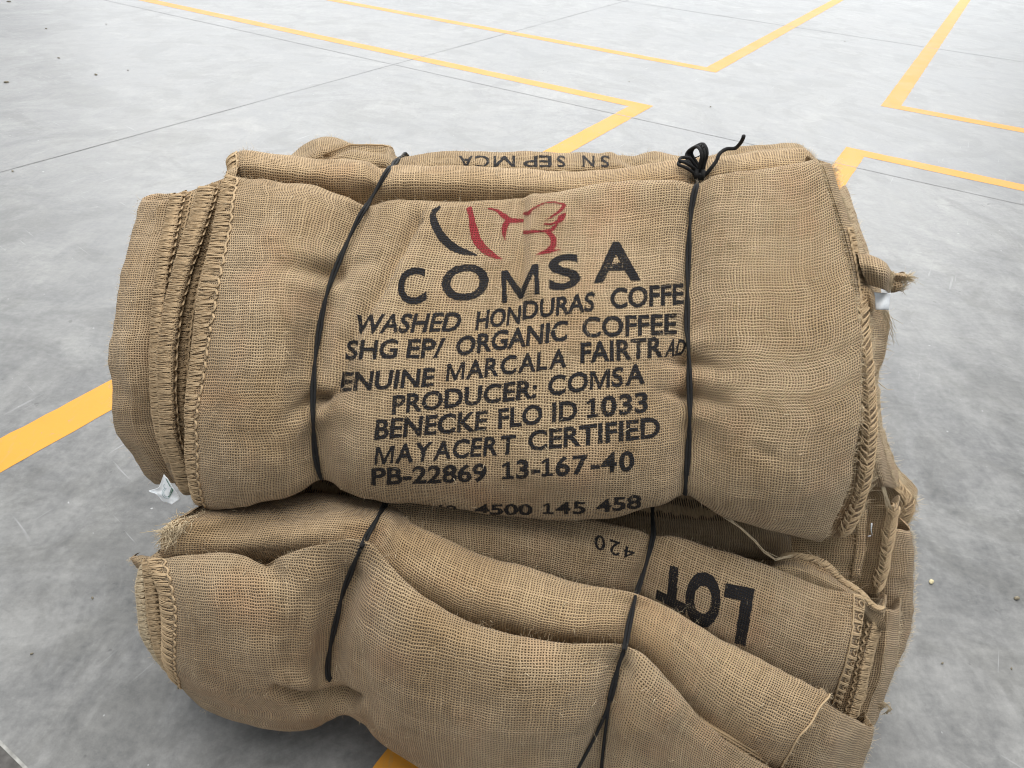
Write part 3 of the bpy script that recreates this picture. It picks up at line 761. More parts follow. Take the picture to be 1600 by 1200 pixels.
T4 = Sheet([[(x,y,d),(x,y+10,d-.02),(x,y+25,d-.03),(x,y+50,d-.03)] for x,y,d in [(1104,258,.97),(1130,246,.97),(1165,238,.97),(1210,233,.97),(1245,231,.97),(1262,238,.975),(1272,252,.98)]], under=((.01,-.05),), curl_r=((-.008,.02,0),), nu=10, nv=10, noise=.002, seed=36)
p = T4.build('folded_sack', BUR[2], top, BT); edge_fuzz(T4, 6.0, 0, 2.5, 160, p, BT, .006); crest_fuzz(T4, p, BT, 160)

# ---- right end of the top bundle
yR = [.885,.84,.80,.76,.715,.68,.65,.632,.635]
R2 = side_sack([(1298,258),(1318,318),(1338,385),(1350,450),(1355,520),(1363,600),(1364,690),(1352,775),(1318,838)], [22]*9, .012, right=True, ys=yR, curl=((-.010,.014,0),), seed=41)
p = R2.build('folded_sack', BUR[3], top, BT); braid(R2, 1.1, 3.0, 3.4, 8.0, .0085, p, BT, YARN, rad=.0014); edge_fuzz(R2, 3.0, 0, 8, 1500, p, BT, .010, (0.2, 0, .3), rad=.00026)
blanket(R2, 3.0, 2.2, 1.6, 3.5, .009, p, BT, YARN, 5, rad=.0007)
R3 = side_sack([(1316,300),(1332,350),(1356,410),(1373,470),(1386,518),(1372,585),(1368,640),(1380,700),(1400,760)], [34]*9, .045, right=True, ys=yR, crv=.02, seed=42, noise=.003, feats=[([(1372,480),(1366,600)], 8, .006)])
p = R3.build('folded_sack', BUR[2], top, BT); edge_fuzz(R3, 3.0, 0.5, 8, 700, p, BT, .010, rad=.00026)
R4 = side_sack([(1340,640),(1372,672),(1384,705),(1394,735),(1408,752),(1426,775),(1424,796),(1412,818),(1385,832)], [40,40,40,40,38,34,34,34,34], .07, right=True, ys=[.72,.71,.70,.695,.69,.685,.68,.68,.68], seed=43, noise=.004)
p = R4.build('folded_sack', BUR[3], top, BT); braid(R4, 1.6, 3.0, 1.0, 7.6, .010, p, BT, YARN, rad=.0013); edge_fuzz(R4, 3.0, 0, 8, 700, p, BT, .012, rad=.00028)
# the folded ear with a white label
EAR = Sheet([[(1340,398,.80),(1343,412,.782),(1348,428,.775),(1356,446,.778)], [(1362,400,.795),(1366,414,.772),(1372,432,.765),(1376,452,.77)], [(1384,409,.795),(1386,420,.775),(1386,436,.768),(1384,455,.772)], [(1391,424,.80),(1391,432,.785),(1390,443,.78),(1388,456,.785)]], back=((.02,-.01),(.05,-.03)), under=((.012,.004),(.03,.006)), curl_r=((-.006,.02,0),), nu=10, nv=10, noise=.0015, nscale=40, seed=44)
pe = EAR.build('sack_corner', BUR[2], top, BT, 'folded sack corner sticking out at the right end'); edge_fuzz(EAR, 3.0, 0, 3, 260, pe, BT, .009, rad=.00028)
EAR2 = Sheet([[(1386,424,.81),(1388,436,.805),(1390,448,.80),(1392,457,.80)], [(1400,428,.80),(1401,437,.797),(1400,447,.795),(1398,456,.797)], [(1419,432,.80),(1417,437,.798),(1412,444,.797),(1404,453,.798)]], back=((.01,-.002),(.02,-.01)), under=((.008,.003),(.02,.004)), curl_r=((.002,.01,-.002),), nu=10, nv=10, noise=.0015, nscale=50, seed=45, feats=[([(1395,440),(1414,440)], 5, .006)])
p = EAR2.build('sack_corner', BUR[3], top, BT); edge_fuzz(EAR2, 2.0, 0, 3, 260, p, BT, .009, rad=.00028)
EAR3 = Sheet([[(1348,446,.775),(1345,462,.765),(1346,480,.76),(1352,492,.762)], [(1360,450,.772),(1360,464,.760),(1360,480,.757),(1360,492,.76)], [(1366,462,.775),(1367,470,.765),(1366,482,.762),(1363,492,.765)]], back=((.01,-.004),(.02,-.01)), under=((.012,.002),(.02,.0)), curl_r=((-.002,.012,0),), nu=8, nv=8, noise=.001, nscale=50, seed=46, feats=[([(1356,462),(1357,488)], 4, .004)])
EAR3.build('sack_corner', BUR[4], top, BT)
def label_sheet(corner_tl, corner_tr, corner_br, corner_bl, y0, name, parent, label, bend=.004, n=12, seed=3, edges=None):
    V = []; F = []; UV = []
    for j in range(n + 1):
        for i in range(n + 1):
            a, b = i / n, j / n
            q = (1 - b) * ((1 - a) * np.array(corner_tl) + a * np.array(corner_tr)) + b * ((1 - a) * np.array(corner_bl) + a * np.array(corner_br))
            V.append(W(q[0], q[1], y0 + .012 * (.5 - b) + bend * math.sin(a * 5 + b * 3) + bend * .6 * math.sin(b * 6))); UV.append((a, b))
    for j in range(n):
        for i in range(n): F.append((j * (n + 1) + i, (j + 1) * (n + 1) + i, (j + 1) * (n + 1) + i + 1, j * (n + 1) + i + 1))
    o = mesh_obj(name, V, F, TAGW, parent, BT, UV); o['label'] = label
    md = o.modifiers.new('thickness', 'SOLIDIFY'); md.thickness = 0.0006; md.offset = -1
    return np.array(V), F, o
label_sheet((1366,457), (1392,458), (1389,484), (1368,484), .774, 'care_label', pe, 'small greyish white label at the right end', .002)
Tb = Tubes()
for k in range(26):
    a = W(1384 + rng.normal(0, 4), 486 + rng.normal(0, 3), .772); b = W(1392 + rng.normal(0, 8), 520 + rng.normal(0, 10), .772)
    Tb.add([a, a * .6 + b * .4 + rng.normal(0, .002, 3), b], .0004, 4, True)
Tb.add([W(1372, 597, .76), W(1380, 604, .758), W(1387, 609, .758), W(1396, 608, .758)], .0006, 4, True)
o = Tb.build('frayed_edge', FIBRE, pe, BT); o['kind'] = 'stuff'
Tb = Tubes()
for k in range(9):
    q0, q1, q2 = (1366 + rng.normal(0, 2), 722), (1380 + rng.normal(0, 3), 760), (1392 + rng.normal(0, 4), 800)
    Tb.add([W(*q0, .70), W(*q1, .685), W(*q2, .68)], .0007, 4)
o = Tb.build('frayed_edge', FIBRE, top, BT); o['kind'] = 'stuff'

# white label at lower left
vq, fq = [], []
outline = [[(256,741),(257,742),(259,745),(262,748)], [(250,757),(255,757),(262,757),(267,757)], [(246,763),(253,766),(263,766),(272,765)], [(232,767),(248,772),(263,774),(281,778)], [(244,771),(252,778),(264,780),(277,783)], [(253,783),(257,785),(262,786),(268,788)]]
L = crom(np.array([[W(x, y, .626 + .0012 * math.sin(x * .25) + (787 - y) * .00035) for x, y in r] for r in outline]), 5); L = crom(np.swapaxes(L, 0, 1), 6)
nv_, nu_ = L.shape[:2]
V = L.reshape(-1, 3); F = [(i * nu_ + j, i * nu_ + j + 1, (i + 1) * nu_ + j + 1, (i + 1) * nu_ + j) for i in range(nv_ - 1) for j in range(nu_ - 1)]
a, b, c = V[F[40][0]], V[F[40][1]], V[F[40][2]]
if np.cross(b - a, c - a) @ (CAM - a) < 0: F = [f[::-1] for f in F]
tg = mesh_obj('care_label', V, F, TAGW, top, BT); tg['label'] = 'small white label with green print at the lower left'
md = tg.modifiers.new('thickness', 'SOLIDIFY'); md.thickness = 0.0006; md.offset = -1
class Flat:
    def __init__(s): s.b = BVHTree.FromPolygons([tuple(q) for q in V.tolist()], F)
    def hit(s, px, py):
        d = ray(px, py); d /= np.linalg.norm(d); l, n, i, dd = s.b.ray_cast(Vector(CAM), Vector(d))
        if l is None: return None
        n = np.array(n); n = n if n @ (CAM - np.array(l)) > 0 else -n
        return np.array(l), n, (0, 0), dd
flat = Flat()
pr = Print(flat, .0012, 0); pr.lay(*fill_poly([(263,776),(269,761),(271.5,765),(265,777)]), 2.0)
pr.lay(*fill_poly([(259,746),(260,746),(268,760),(267,760.5)]), 2.0); pr.build('printed_mark', TAGG, tg, BT)
pr = Print(flat, .0016, 0); pr.text('BEV', (265.2,775.4), (270.8,764.6), (269.2,762.6), (263.4,773.2), .0, 2.0); pr.build('printed_mark', TAGW, tg, BT)
pr = Print(flat, .0010, 0)
for cx, cy, rr in ((262,770,8.5),(262,770,6.2),(260,759,4.0)):
    ring = [(cx + rr * math.cos(t), cy + rr * 1.0 * math.sin(t)) for t in np.linspace(1.2, 4.3, 12)] + [(cx + (rr - .7) * math.cos(t), cy + (rr - .7) * math.sin(t)) for t in np.linspace(4.3, 1.2, 12)]
    pr.lay(*fill_poly(ring), 2.0)
pr.build('printed_mark', TAGL, tg, BT)

# ---- print on the front sack
def printed(sheet, name, mat, par, base, jobs, **kw):
    pr = Print(sheet, **kw)
    for fn, a in jobs: getattr(pr, fn)(*a)
    return pr.build(name, mat, par, base) if pr.f else None
def L_(*a): return ('line', a)
def X_(*a): return ('text', a)
for job in (X_('C', (623,477), (667,470), (664,418), (620,424), .024), X_('O', (691,471), (765,464), (763,412), (689,419), .024), X_('M', (785,475), (843,459), (841,412), (783,424), .012),
            X_('S', (858,454), (908,446), (905,396), (856,404), .024), X_('A', (927,441), (1001,436), (1000,378), (926,383), .024)):
    printed(T1, 'printed_letter', INK, o1, BT, [job])
for jobs in (
    [L_('WASHED', (551,521), (717,517), 28, 28, 7), L_('HON', (743,515), (812,505), 27, 27, 3), L_('DURAS', (816,499), (928,485), 27, 28, 2), L_('COFFE', (954,482), (1068,474), 30, 30, 0)],
    [L_('SHG', (539,561), (620,559), 28, 28, 4), L_('EP/', (634,559), (692,558), 28, 28, 4), L_('ORGANIC', (712,556), (886,531), 28, 30, 2), L_('COFFEE', (910,527), (1057,521), 30, 30, 0)],
    [L_('ENUINE', (531,611), (677,603), 28, 27, 4), L_('MARCALA', (697,596), (885,573), 27, 28, 2), L_('FAIRTR', (907,567), (1036,557), 30, 30, 0), L_('AD', (1038,557), (1068,554), 27, 22, 6)],
    [L_('PRODUCER:', (612,647), (838,621), 28, 28, 2), L_('COMSA', (856,618), (1007,598), 29, 29, 1)],
    [L_('BENECKE', (585,686), (760,671), 29, 29, 3), L_('FLO', (778,669), (847,661), 29, 29, 1), L_('ID', (862,659), (902,655), 29, 29, 1), L_('1033', (917,653), (1012,643), 30, 30, 0)],
    [L_('MAYACERT', (585,726), (804,708), 28, 28, 3), L_('CERTIFIED', (825,704), (1031,682), 29, 30, 0)],
    [L_('PB-22869', (580,757), (760,751), 25, 26, 1), L_('13-167-40', (785,749), (991,734), 27, 29, 0)],
    [L_('169', (664,797), (713,802), 9, 12, 0)], [L_('4500', (742,803), (832,804), 15, 16, 0), L_('145', (848,803), (915,802), 17, 18, 0), L_('458', (932,800), (1002,793), 18, 20, 0)]):
    printed(T1, 'printed_line', INK, o1, BT, jobs)
def z8(pts): return [(680 + x / 5, 200 + y / 5) for x, y in pts]
def R_(pts, wid): return ('ribbon', (z8(pts), [w_ / 5 for w_ in wid]))
printed(T1, 'printed_emblem', INK, o1, BT, [('ribbon', ([(688,323),(677,334),(680,352),(693,373),(713,389),(746,399)], [4,9,12,13,12,2]))])
printed(T1, 'printed_emblem', INK_RED, o1, BT, [R_([(262,622),(285,700),(300,790),(328,880),(390,955),(470,1005),(525,1026)], [48,44,62,70,62,34,6])])
printed(T1, 'printed_emblem', INK_RED, o1, BT, [R_([(412,628),(480,646),(540,690),(590,722),(690,724)], [10,22,40,36,30]), R_([(572,724),(545,770),(538,820),(546,878)], [40,46,34,5])])
printed(T1, 'printed_emblem', INK_RED, o1, BT, [R_([(685,818),(760,812),(840,806),(900,800),(935,772),(957,748)], [30,24,18,26,24,10]), R_([(862,812),(905,838),(926,880),(918,922),(878,960),(785,992)], [14,42,46,46,38,6]), R_([(880,968),(930,958),(978,950)], [24,18,5]),
    R_([(845,750),(900,752),(950,736),(985,705),(1020,666)], [14,16,22,50,10]), R_([(862,722),(920,688),(975,650),(1000,620),(1020,600)], [4,14,24,30,14]), R_([(690,672),(735,664),(755,640),(800,612),(860,586),(940,584),(1012,600)], [24,30,14,11,12,10,14])])
for ch, x0, x1 in (('A',717,739),('C',742,765),('M',771,805),('P',818,840),('E',842,862),('S',870,883),('N',910,929),('S',938,952)):
    printed(T3, 'printed_letter', INK2, p3, BT, [X_(ch, (x1,244), (x0,244), (x0,261), (x1,261), .012, 3.0)], lift=.0006)

# ---- lower bundle sheets
PB4 = side_sack([(1424,830),(1430,860),(1427,895),(1426,935),(1428,968),(1421,992),(1412,1018),(1398,1042)], [60]*8, 0, hide=60, right=True, ys=[.70,.69,.68,.67,.66,.65,.64,.63], curl=((-.01,.03,0),), seed=51, noise=.003)
p = PB4.build('folded_sack', BUR[2], bot, BB, 'rear sack end bulging out at the right'); edge_fuzz(PB4, 3.0, 0, 7, 700, p, BB, .007)
Q2 = side_sack([(1402,792),(1398,814),(1394,840),(1390,868),(1384,898),(1374,928)], [18]*6, 0, hide=60, right=True, ys=[.685,.68,.672,.665,.658,.65], seed=52)
p = Q2.build('folded_sack', BUR[3], bot, BB); braid(Q2, 1.1, 3.0, 0, 5, .0085, p, BB, YARN, rad=.0014)
Q1 = side_sack([(1347,798),(1346,822),(1345,845),(1343,865),(1340,885),(1336,905)], [15]*6, 0, hide=260, right=True, ys=[.68,.668,.66,.652,.646,.64], seed=53, noise=.003)
p = Q1.build('folded_sack', BUR[3], bot, BB, 'shaded sack under the right end of the upper bundle'); braid(Q1, 1.1, 3.0, 0, 5, .0085, p, BB, YARN, rad=.0013)
Tb = Tubes()
Tb.add([W(1362, 818, .655), W(1361, 828, .654), W(1363, 836, .654)], .0012, 4, True); Tb.add([W(1356, 838, .654), W(1361, 837, .654)], .0008, 4)
Tb.build('white_thread', TAGW, p, BB)
P3 = side_sack([(1404,955),(1403,990),(1400,1020),(1395,1056),(1382,1092),(1366,1136)], [32]*6, 0, right=True, ys=[.625,.61,.595,.58,.565,.55], seed=54, noise=.002)
p = P3.build('folded_sack', BUR[2], bot, BB); edge_fuzz(P3, 3.0, 0, 5, 320, p, BB, .006)
Tb = Tubes()
for k in range(18):
    q = [W(1374 + rng.normal(0, 2), 1106 + rng.normal(0, 3), .56), W(1384 + rng.normal(0, 3), 1100 + rng.normal(0, 3), .555), W(1392 + rng.normal(0, 2), 1108 + rng.normal(0, 4), .555), W(1382 + rng.normal(0, 3), 1116, .556)]
    Tb.add(q, .0005, 4, True)
o = Tb.build('frayed_edge', FIBRE, p, BB); o['kind'] = 'stuff'
P2 = side_sack([(1380,950),(1375,985),(1365,1020),(1357,1060),(1347,1098),(1334,1130)], [25]*6, 0, right=True, ys=[.60,.582,.567,.552,.538,.528], seed=55)
p = P2.build('folded_sack', BUR[1], bot, BB); blanket(P2, 3.0, 1.2, 0, 5, .012, p, BB, YARN, 6, rad=.0009)
# twisted seam ridge
rid = [(1205,884,.622),(1228,867,.625),(1262,869,.625),(1290,883,.62),(1312,901,.615),(1332,916,.61),(1352,929,.605),(1366,944,.60),(1384,951,.60)]
low = [(1205,894,.605),(1228,895,.60),(1262,906,.597),(1290,917,.593),(1312,924,.59),(1332,932,.588),(1352,946,.59),(1366,960,.59),(1384,968,.59)]
RG = Sheet([[a, ((a[0]*2+b[0])/3-4, (a[1]*2+b[1])/3+1, a[2]-.012), ((a[0]+b[0]*2)/3-3, (a[1]+b[1]*2)/3, b[2]-.002), (b[0], b[1]+14, b[2]-.004)] for a, b in zip(rid, low)], back=((.006,-.010),(.010,-.05)), under=((.01,-.02),), curl_l=((.006,.012,-.004),), nu=12, nv=10, noise=.003, nscale=30, seed=56)
p = RG.build('folded_sack', BUR[3], bot, BB, 'turned up sack mouth with a frayed twisted seam')
T = Tubes()
for r_ in row_steps.__call__ and np.linspace(0.9, 7.9, 150):
    c = r_ + rng.normal(0, .03); k = rng.uniform(.35, .75)
    T.add([RG.at(c - .22, k, .001), RG.at(c - .1, k * .5, .003), RG.at(c, 0.0, .0035), RG.at(c + .1, -.35, .001)], rng.uniform(.0006, .0012), 4)
T.build('seam_stitching', YARN, p, BB)
T = Tubes()
for k in range(5):
    T.add([W(x + rng.normal(0, 2), y + rng.normal(0, 2), .60) for x, y in ((1135,811),(1160,828),(1178,845),(1195,863),(1212,874),(1235,868))], .0004, 4)
for k in range(60):
    c = rng.uniform(0, 8); q = RG.at(c, rng.uniform(-.1, .5), .001); hairs(T, q, np.array([0, -.5, .8]), 1, .012, .0003)
o = T.build('frayed_edge', FIBRE, p, BB); o['kind'] = 'stuff'

U = Sheet(deepen((0,0,0,.003,.008,.02), 
 [(600,760,.65),(600,785,.62),(605,810,.60),(610,835,.583),(615,860,.572),(620,890,.57)], [(700,770,.65),(702,795,.62),(705,822,.595),(708,845,.577),(712,868,.565),(716,900,.56)],
 [(800,785,.645),(800,808,.615),(800,835,.59),(800,860,.572),(800,885,.56),(800,915,.555)], [(926,815,.625),(922,835,.605),(916,860,.585),(910,885,.57),(905,910,.557),(900,935,.553)],
 [(1024,833,.615),(1018,850,.604),(1011,875,.59),(1003,900,.576),(996,927,.562),(990,950,.555)], [(1110,856,.605),(1103,885,.585),(1096,915,.568),(1090,945,.553),(1084,972,.54),(1078,1000,.535)],
 [(1195,882,.595),(1189,915,.572),(1182,950,.552),(1176,985,.535),(1170,1020,.52),(1165,1050,.515)], [(1282,918,.585),(1276,950,.562),(1270,985,.543),(1262,1020,.525),(1252,1060,.51),(1245,1090,.503)],
 [(1331,930,.58),(1331,962,.56),(1328,995,.542),(1321,1030,.525),(1310,1068,.512),(1300,1100,.503)], [(1346,938,.586),(1345,965,.568),(1340,997,.553),(1332,1035,.536),(1320,1072,.523),(1308,1106,.513)]),
 back=((.008,-.018),(.014,-.06)), under=((0.0,-.03),(.02,-.06)), curl_r=((-.004,.014,0),), nu=16, nv=16, noise=.0018, nscale=16, seed=61, feats=[([(1022,832),(1008,885),(994,935)], 14, .006), ([(1060,850),(1060,900)], 30, -.003)])
pu_ = U.build('folded_sack', BUR[2], bot, BB, 'sack with upside down black LOT print and stitched right edge')
ladder(U, 8.0, 9.0, 0, 5, .0155, pu_, BB); surface_fuzz(U, 300, pu_, BB, 2, 9, 0, 5); crest_fuzz(U, pu_, BB, 220)
for job in (X_('L', (1178,926), (1133,917), (1122,991), (1166,1003), .055), X_('O', (1129,906), (1074,895), (1068,966), (1122,980), .055), X_('T', (1075,895), (1031,884), (1025,931), (1072,957), .055),
            X_('4', (993,857), (975,853), (972,870), (990,875), .0), X_('2', (969,848), (953,843), (951,864), (967,869), .008), X_('0', (946,840), (930,835), (928,856), (945,862), .008)):
    printed(U, 'printed_letter', INK, pu_, BB, [job])
pr = Print(Q1, .0006); pr.lay(*fill_poly([(950,815),(960,816),(966,823),(952,821)])); pr.build('printed_emblem', INK_RED, p, BB) if pr.f else None

Mm = Sheet(deepen((0,0,0,0,.003,.010,.026), 
 [(335,784,.65),(302,800,.61),(276,814,.58),(260,828,.572),(254,850,.565),(252,872,.56),(255,895,.56)], [(400,782,.66),(385,796,.612),(370,815,.588),(355,835,.573),(345,855,.563),(340,872,.562),(340,900,.572)],
 [(500,768,.66),(490,788,.612),(480,805,.585),(470,825,.568),(465,845,.557),(460,862,.557),(455,890,.568)], [(606,788,.63),(600,802,.585),(590,818,.562),(580,834,.553),(570,850,.545),(565,865,.54),(560,890,.54)],
 [(650,820,.57),(640,838,.55),(630,858,.535),(622,880,.523),(615,900,.515),(612,915,.512),(608,940,.515)], [(740,864,.548),(730,885,.525),(722,910,.508),(716,935,.495),(712,958,.486),(710,972,.485),(708,1000,.49)],
 [(820,886,.533),(814,910,.51),(808,935,.492),(804,960,.48),(800,980,.474),(800,997,.475),(800,1020,.485)], [(900,910,.525),(894,930,.505),(890,955,.488),(886,980,.475),(884,998,.47),(884,1008,.47),(884,1030,.48)],
 [(994,928,.515),(990,945,.505),(986,962,.494),(982,980,.484),(979,998,.475),(976,1010,.47),(972,1030,.475)], [(1060,956,.505),(1054,975,.488),(1048,1000,.472),(1042,1020,.462),(1036,1045,.452),(1030,1060,.448),(1025,1080,.455)],
 [(1140,1004,.49),(1130,1025,.472),(1120,1050,.457),(1110,1080,.445),(1100,1110,.435),(1095,1130,.43),(1090,1150,.435)], [(1220,1046,.478),(1208,1070,.458),(1195,1095,.443),(1182,1125,.43),(1170,1155,.42),(1162,1180,.415),(1155,1200,.42)],
 [(1294,1087,.468),(1280,1102,.455),(1265,1128,.44),(1248,1148,.43),(1234,1174,.42),(1216,1202,.412),(1200,1225,.41)], skip=4),
 back=((.006,-.018),(.008,-.07)), under=((0.01,-.03),(.03,-.06)), curl_l=((.01,.014,0),), curl_r=((-.004,.012,-.002),), nu=15, nv=15, noise=.0022, nscale=15, seed=71, feats=[
  ([(592,822),(570,850)], 12, .005), ([(988,952),(980,990)], 12, .005), ([(500,790),(440,800)], 14, .006), ([(560,820),(480,828)], 14, -.003), ([(330,830),(420,812),(500,815)], 16, .003)])
pm = Mm.build('folded_sack', BUR[4], bot, BB, 'middle sack fold running diagonally across the front')
surface_fuzz(Mm, 380, pm, BB, 0, 12, 0, 6); crest_fuzz(Mm, pm, BB, 250); edge_fuzz(Mm, 12.0, 0, 6, 200, pm, BB, .004)
T = Tubes()
for k in range(420):
    r = rng.uniform(0.2, 3.6); q = Mm.at(rng.uniform(-.1, .35), r, .001)
    hairs(T, q, np.array([-.4, -.3, .4]), 1, .016, .00055, .8, np.array([-.35, -.25, -.45]))
o = T.build('frayed_edge', FIBRE, pm, BB); o['kind'] = 'stuff'
T = Tubes()
T.add([Mm.at(12.0, r, .0012) for r in np.linspace(0, 6, 60)], .0013)
T.build('seam_stitching', YARN, pm, BB)
N3 = Sheet(grid([(1240,1085,.485),(1225,1130,.46),(1210,1180,.44),(1195,1240,.425)], [(1284,1098,.48),(1270,1140,.455),(1256,1190,.437),(1245,1245,.425)], [(1322,1120,.487),(1312,1155,.464),(1300,1200,.446),(1290,1250,.43)], [(1364,1138,.51),(1357,1170,.492),(1347,1200,.478),(1335,1245,.46)]),
 back=((.006,-.016),(.010,-.06)), under=((.005,-.06),(.06,-.14)), curl_r=((-.004,.02,0),), nu=12, nv=14, noise=.002, seed=73)
p = N3.build('folded_sack', BUR[1], bot, BB, 'sack at the lower right below the stitched edges'); edge_fuzz(N3, 3.0, 0, 3, 200, p, BB, .006); crest_fuzz(N3, p, BB, 80)
N4 = Sheet(grid([(1080,1105,0.451),(1085,1120,0.436),(1090,1140,0.426),(1095,1165,0.426)], [(1130,1128,0.443),(1132,1146,0.428),(1134,1165,0.418),(1136,1190,0.418)], [(1172,1148,0.438),(1172,1168,0.424),(1170,1188,0.414),(1168,1210,0.414)], [(1200,1172,0.436),(1199,1186,0.426),(1197,1200,0.420),(1195,1220,0.418)]), back=((.005,-.015),(.007,-.05)), under=((.01,-.03),), curl_r=((-.004,.012,0),), nu=10, nv=10, noise=.001, seed=74)
p = N4.build('folded_sack', BUR[3], bot, BB); T = Tubes()
for k in range(26):
    c = k / 26 * 3; T.add([N4.at(c + .18 * math.cos(x), .9 + .3 * math.sin(x), .002) for x in np.linspace(0, 5.2, 8)], .001, 4); T.add([N4.at(c + .15 * math.cos(x), 1.6 + .25 * math.sin(x), .002) for x in np.linspace(0, 5.2, 8)], .001, 4)
T.build('seam_stitching', YARN_D, p, BB)

Ff = Sheet(grid(
 [(230,876,.555),(240,902,.535),(249,940,.52),(254,985,.506),(257,1018,.50),(259,1036,.50),(262,1049,.503)], [(253,874,.55),(262,905,.525),(270,950,.505),(272,1000,.49),(272,1040,.485),(275,1062,.487),(279,1073,.495)],
 [(340,866,.54),(340,905,.51),(338,950,.485),(335,1010,.468),(335,1060,.462),(337,1098,.468),(341,1119,.483)], [(414,873,.53),(418,905,.505),(418,955,.48),(415,1020,.458),(420,1075,.452),(425,1115,.46),(430,1139,.475)],
 [(490,854,.525),(485,900,.505),(480,950,.485),(475,1020,.47),(476,1075,.465),(480,1115,.465),(484,1139,.475)], [(568,848,.52),(545,905,.508),(528,960,.495),(517,1010,.485),(514,1055,.477),(525,1090,.47),(542,1118,.472)],
 [(630,908,.49),(610,950,.465),(595,1010,.445),(587,1060,.435),(590,1110,.43),(595,1140,.432),(606,1167,.445)], [(720,966,.465),(712,1000,.44),(705,1050,.42),(700,1100,.405),(698,1150,.395),(700,1195,.39),(705,1235,.398)],
 [(800,992,.455),(798,1025,.43),(795,1070,.41),(792,1120,.395),(790,1170,.383),(790,1220,.375),(792,1290,.38)], [(890,1005,.45),(885,1035,.43),(880,1075,.41),(872,1120,.395),(865,1170,.385),(860,1230,.375),(858,1300,.38)],
 [(975,1008,.455),(968,1036,.445),(958,1075,.427),(946,1120,.412),(935,1165,.402),(925,1220,.39),(915,1300,.388)], [(1020,1046,.44),(1010,1080,.42),(998,1115,.405),(985,1155,.393),(975,1200,.383),(965,1250,.375),(955,1310,.38)],
 [(1080,1110,.425),(1070,1135,.408),(1058,1160,.398),(1048,1190,.388),(1040,1225,.38),(1030,1270,.375),(1020,1320,.38)], [(1160,1176,.41),(1150,1195,.40),(1138,1215,.39),(1125,1240,.38),(1115,1270,.375),(1105,1300,.372),(1095,1340,.378)],
 [(1250,1225,.405),(1240,1245,.395),(1230,1265,.387),(1215,1290,.378),(1205,1315,.373),(1195,1340,.37),(1190,1370,.378)], [(1330,1268,.425),(1322,1285,.415),(1312,1300,.408),(1300,1320,.402),(1290,1340,.40),(1280,1360,.40),(1272,1385,.405)]),
 back=((.005,-.018),(.007,-.07)), under=((0.035,-.012),(.08,-.05),(.16,-.08)), curl_l=((.010,.014,0),), curl_r=((-.004,.02,0),), nu=15, nv=18, noise=.0026, nscale=14, seed=81, feats=[
  ([(545,905),(534,935),(518,1004),(513,1055),(530,1095)], 20, .012), ([(966,1046),(960,1066),(946,1120),(925,1220)], 18, .009),
  ([(414,873),(425,900)], 16, .008), ([(432,1080),(470,1092),(548,1098)], 9, .017), ([(440,1062),(520,1072)], 12, -.006), ([(470,1118),(530,1112)], 12, -.004), ([(300,900),(400,905)], 22, -.003), ([(480,940),(450,1040)], 22, .006),
  ([(560,1030),(572,1130)], 12, .004), ([(620,1010),(640,1080)], 30, -.003), ([(1000,1040),(1050,1110)], 24, -.004)])
pf = Ff.build('folded_sack', BUR[1], bot, BB, 'front sack of the lower bundle draped in a broad belly')
blanket(Ff, 0.0, 1.0, 0, 6.0, .0125, pf, BB, FIBRE and YARN, 6); surface_fuzz(Ff, 700, pf, BB, .2, 14, 0, 6); crest_fuzz(Ff, pf, BB, 300)
yF = [.555,.535,.52,.506,.50,.50,.503]
F2 = side_sack([(222,880),(226,905),(230,940),(236,985),(243,1018),(250,1034),(262,1050)], [22]*7, .012, ys=yF, seed=82)
p = F2.build('folded_sack', BUR[3], bot, BB); blanket(F2, 0.0, 2.0, 0, 6, .008, p, BB, YARN, 5, rad=.0007, scallop=.1)
F3 = side_sack([(218,884),(213,915),(215,950),(221,990),(237,1022),(255,1044),(272,1064)], [20]*7, .026, ys=yF, seed=83)
p = F3.build('folded_sack', BUR[2], bot, BB); blanket(F3, 0.0, 2.0, 0, 6, .009, p, BB, FIBRE, 6, rad=.0007, scallop=.1); edge_fuzz(F3, 0.0, 0, 6, 420, p, BB, .005)
EA = Sheet(grid([(204,873,.60),(206,876,.597),(210,882,.595),(215,888,.595)], [(216,873,.595),(219,879,.588),(222,885,.585),(226,891,.585)], [(232,876,.59),(234,882,.585),(236,888,.582),(238,894,.582)]), back=((.006,-.002),(.012,-.008)), under=((.006,.0),(.012,.0)), curl_l=((.002,.006,-.001),), nu=8, nv=8, noise=.0008, nscale=60, seed=84)
p = EA.build('sack_corner', BUR[3], bot, BB); edge_fuzz(EA, 0.0, 0, 3, 60, p, BB, .004)

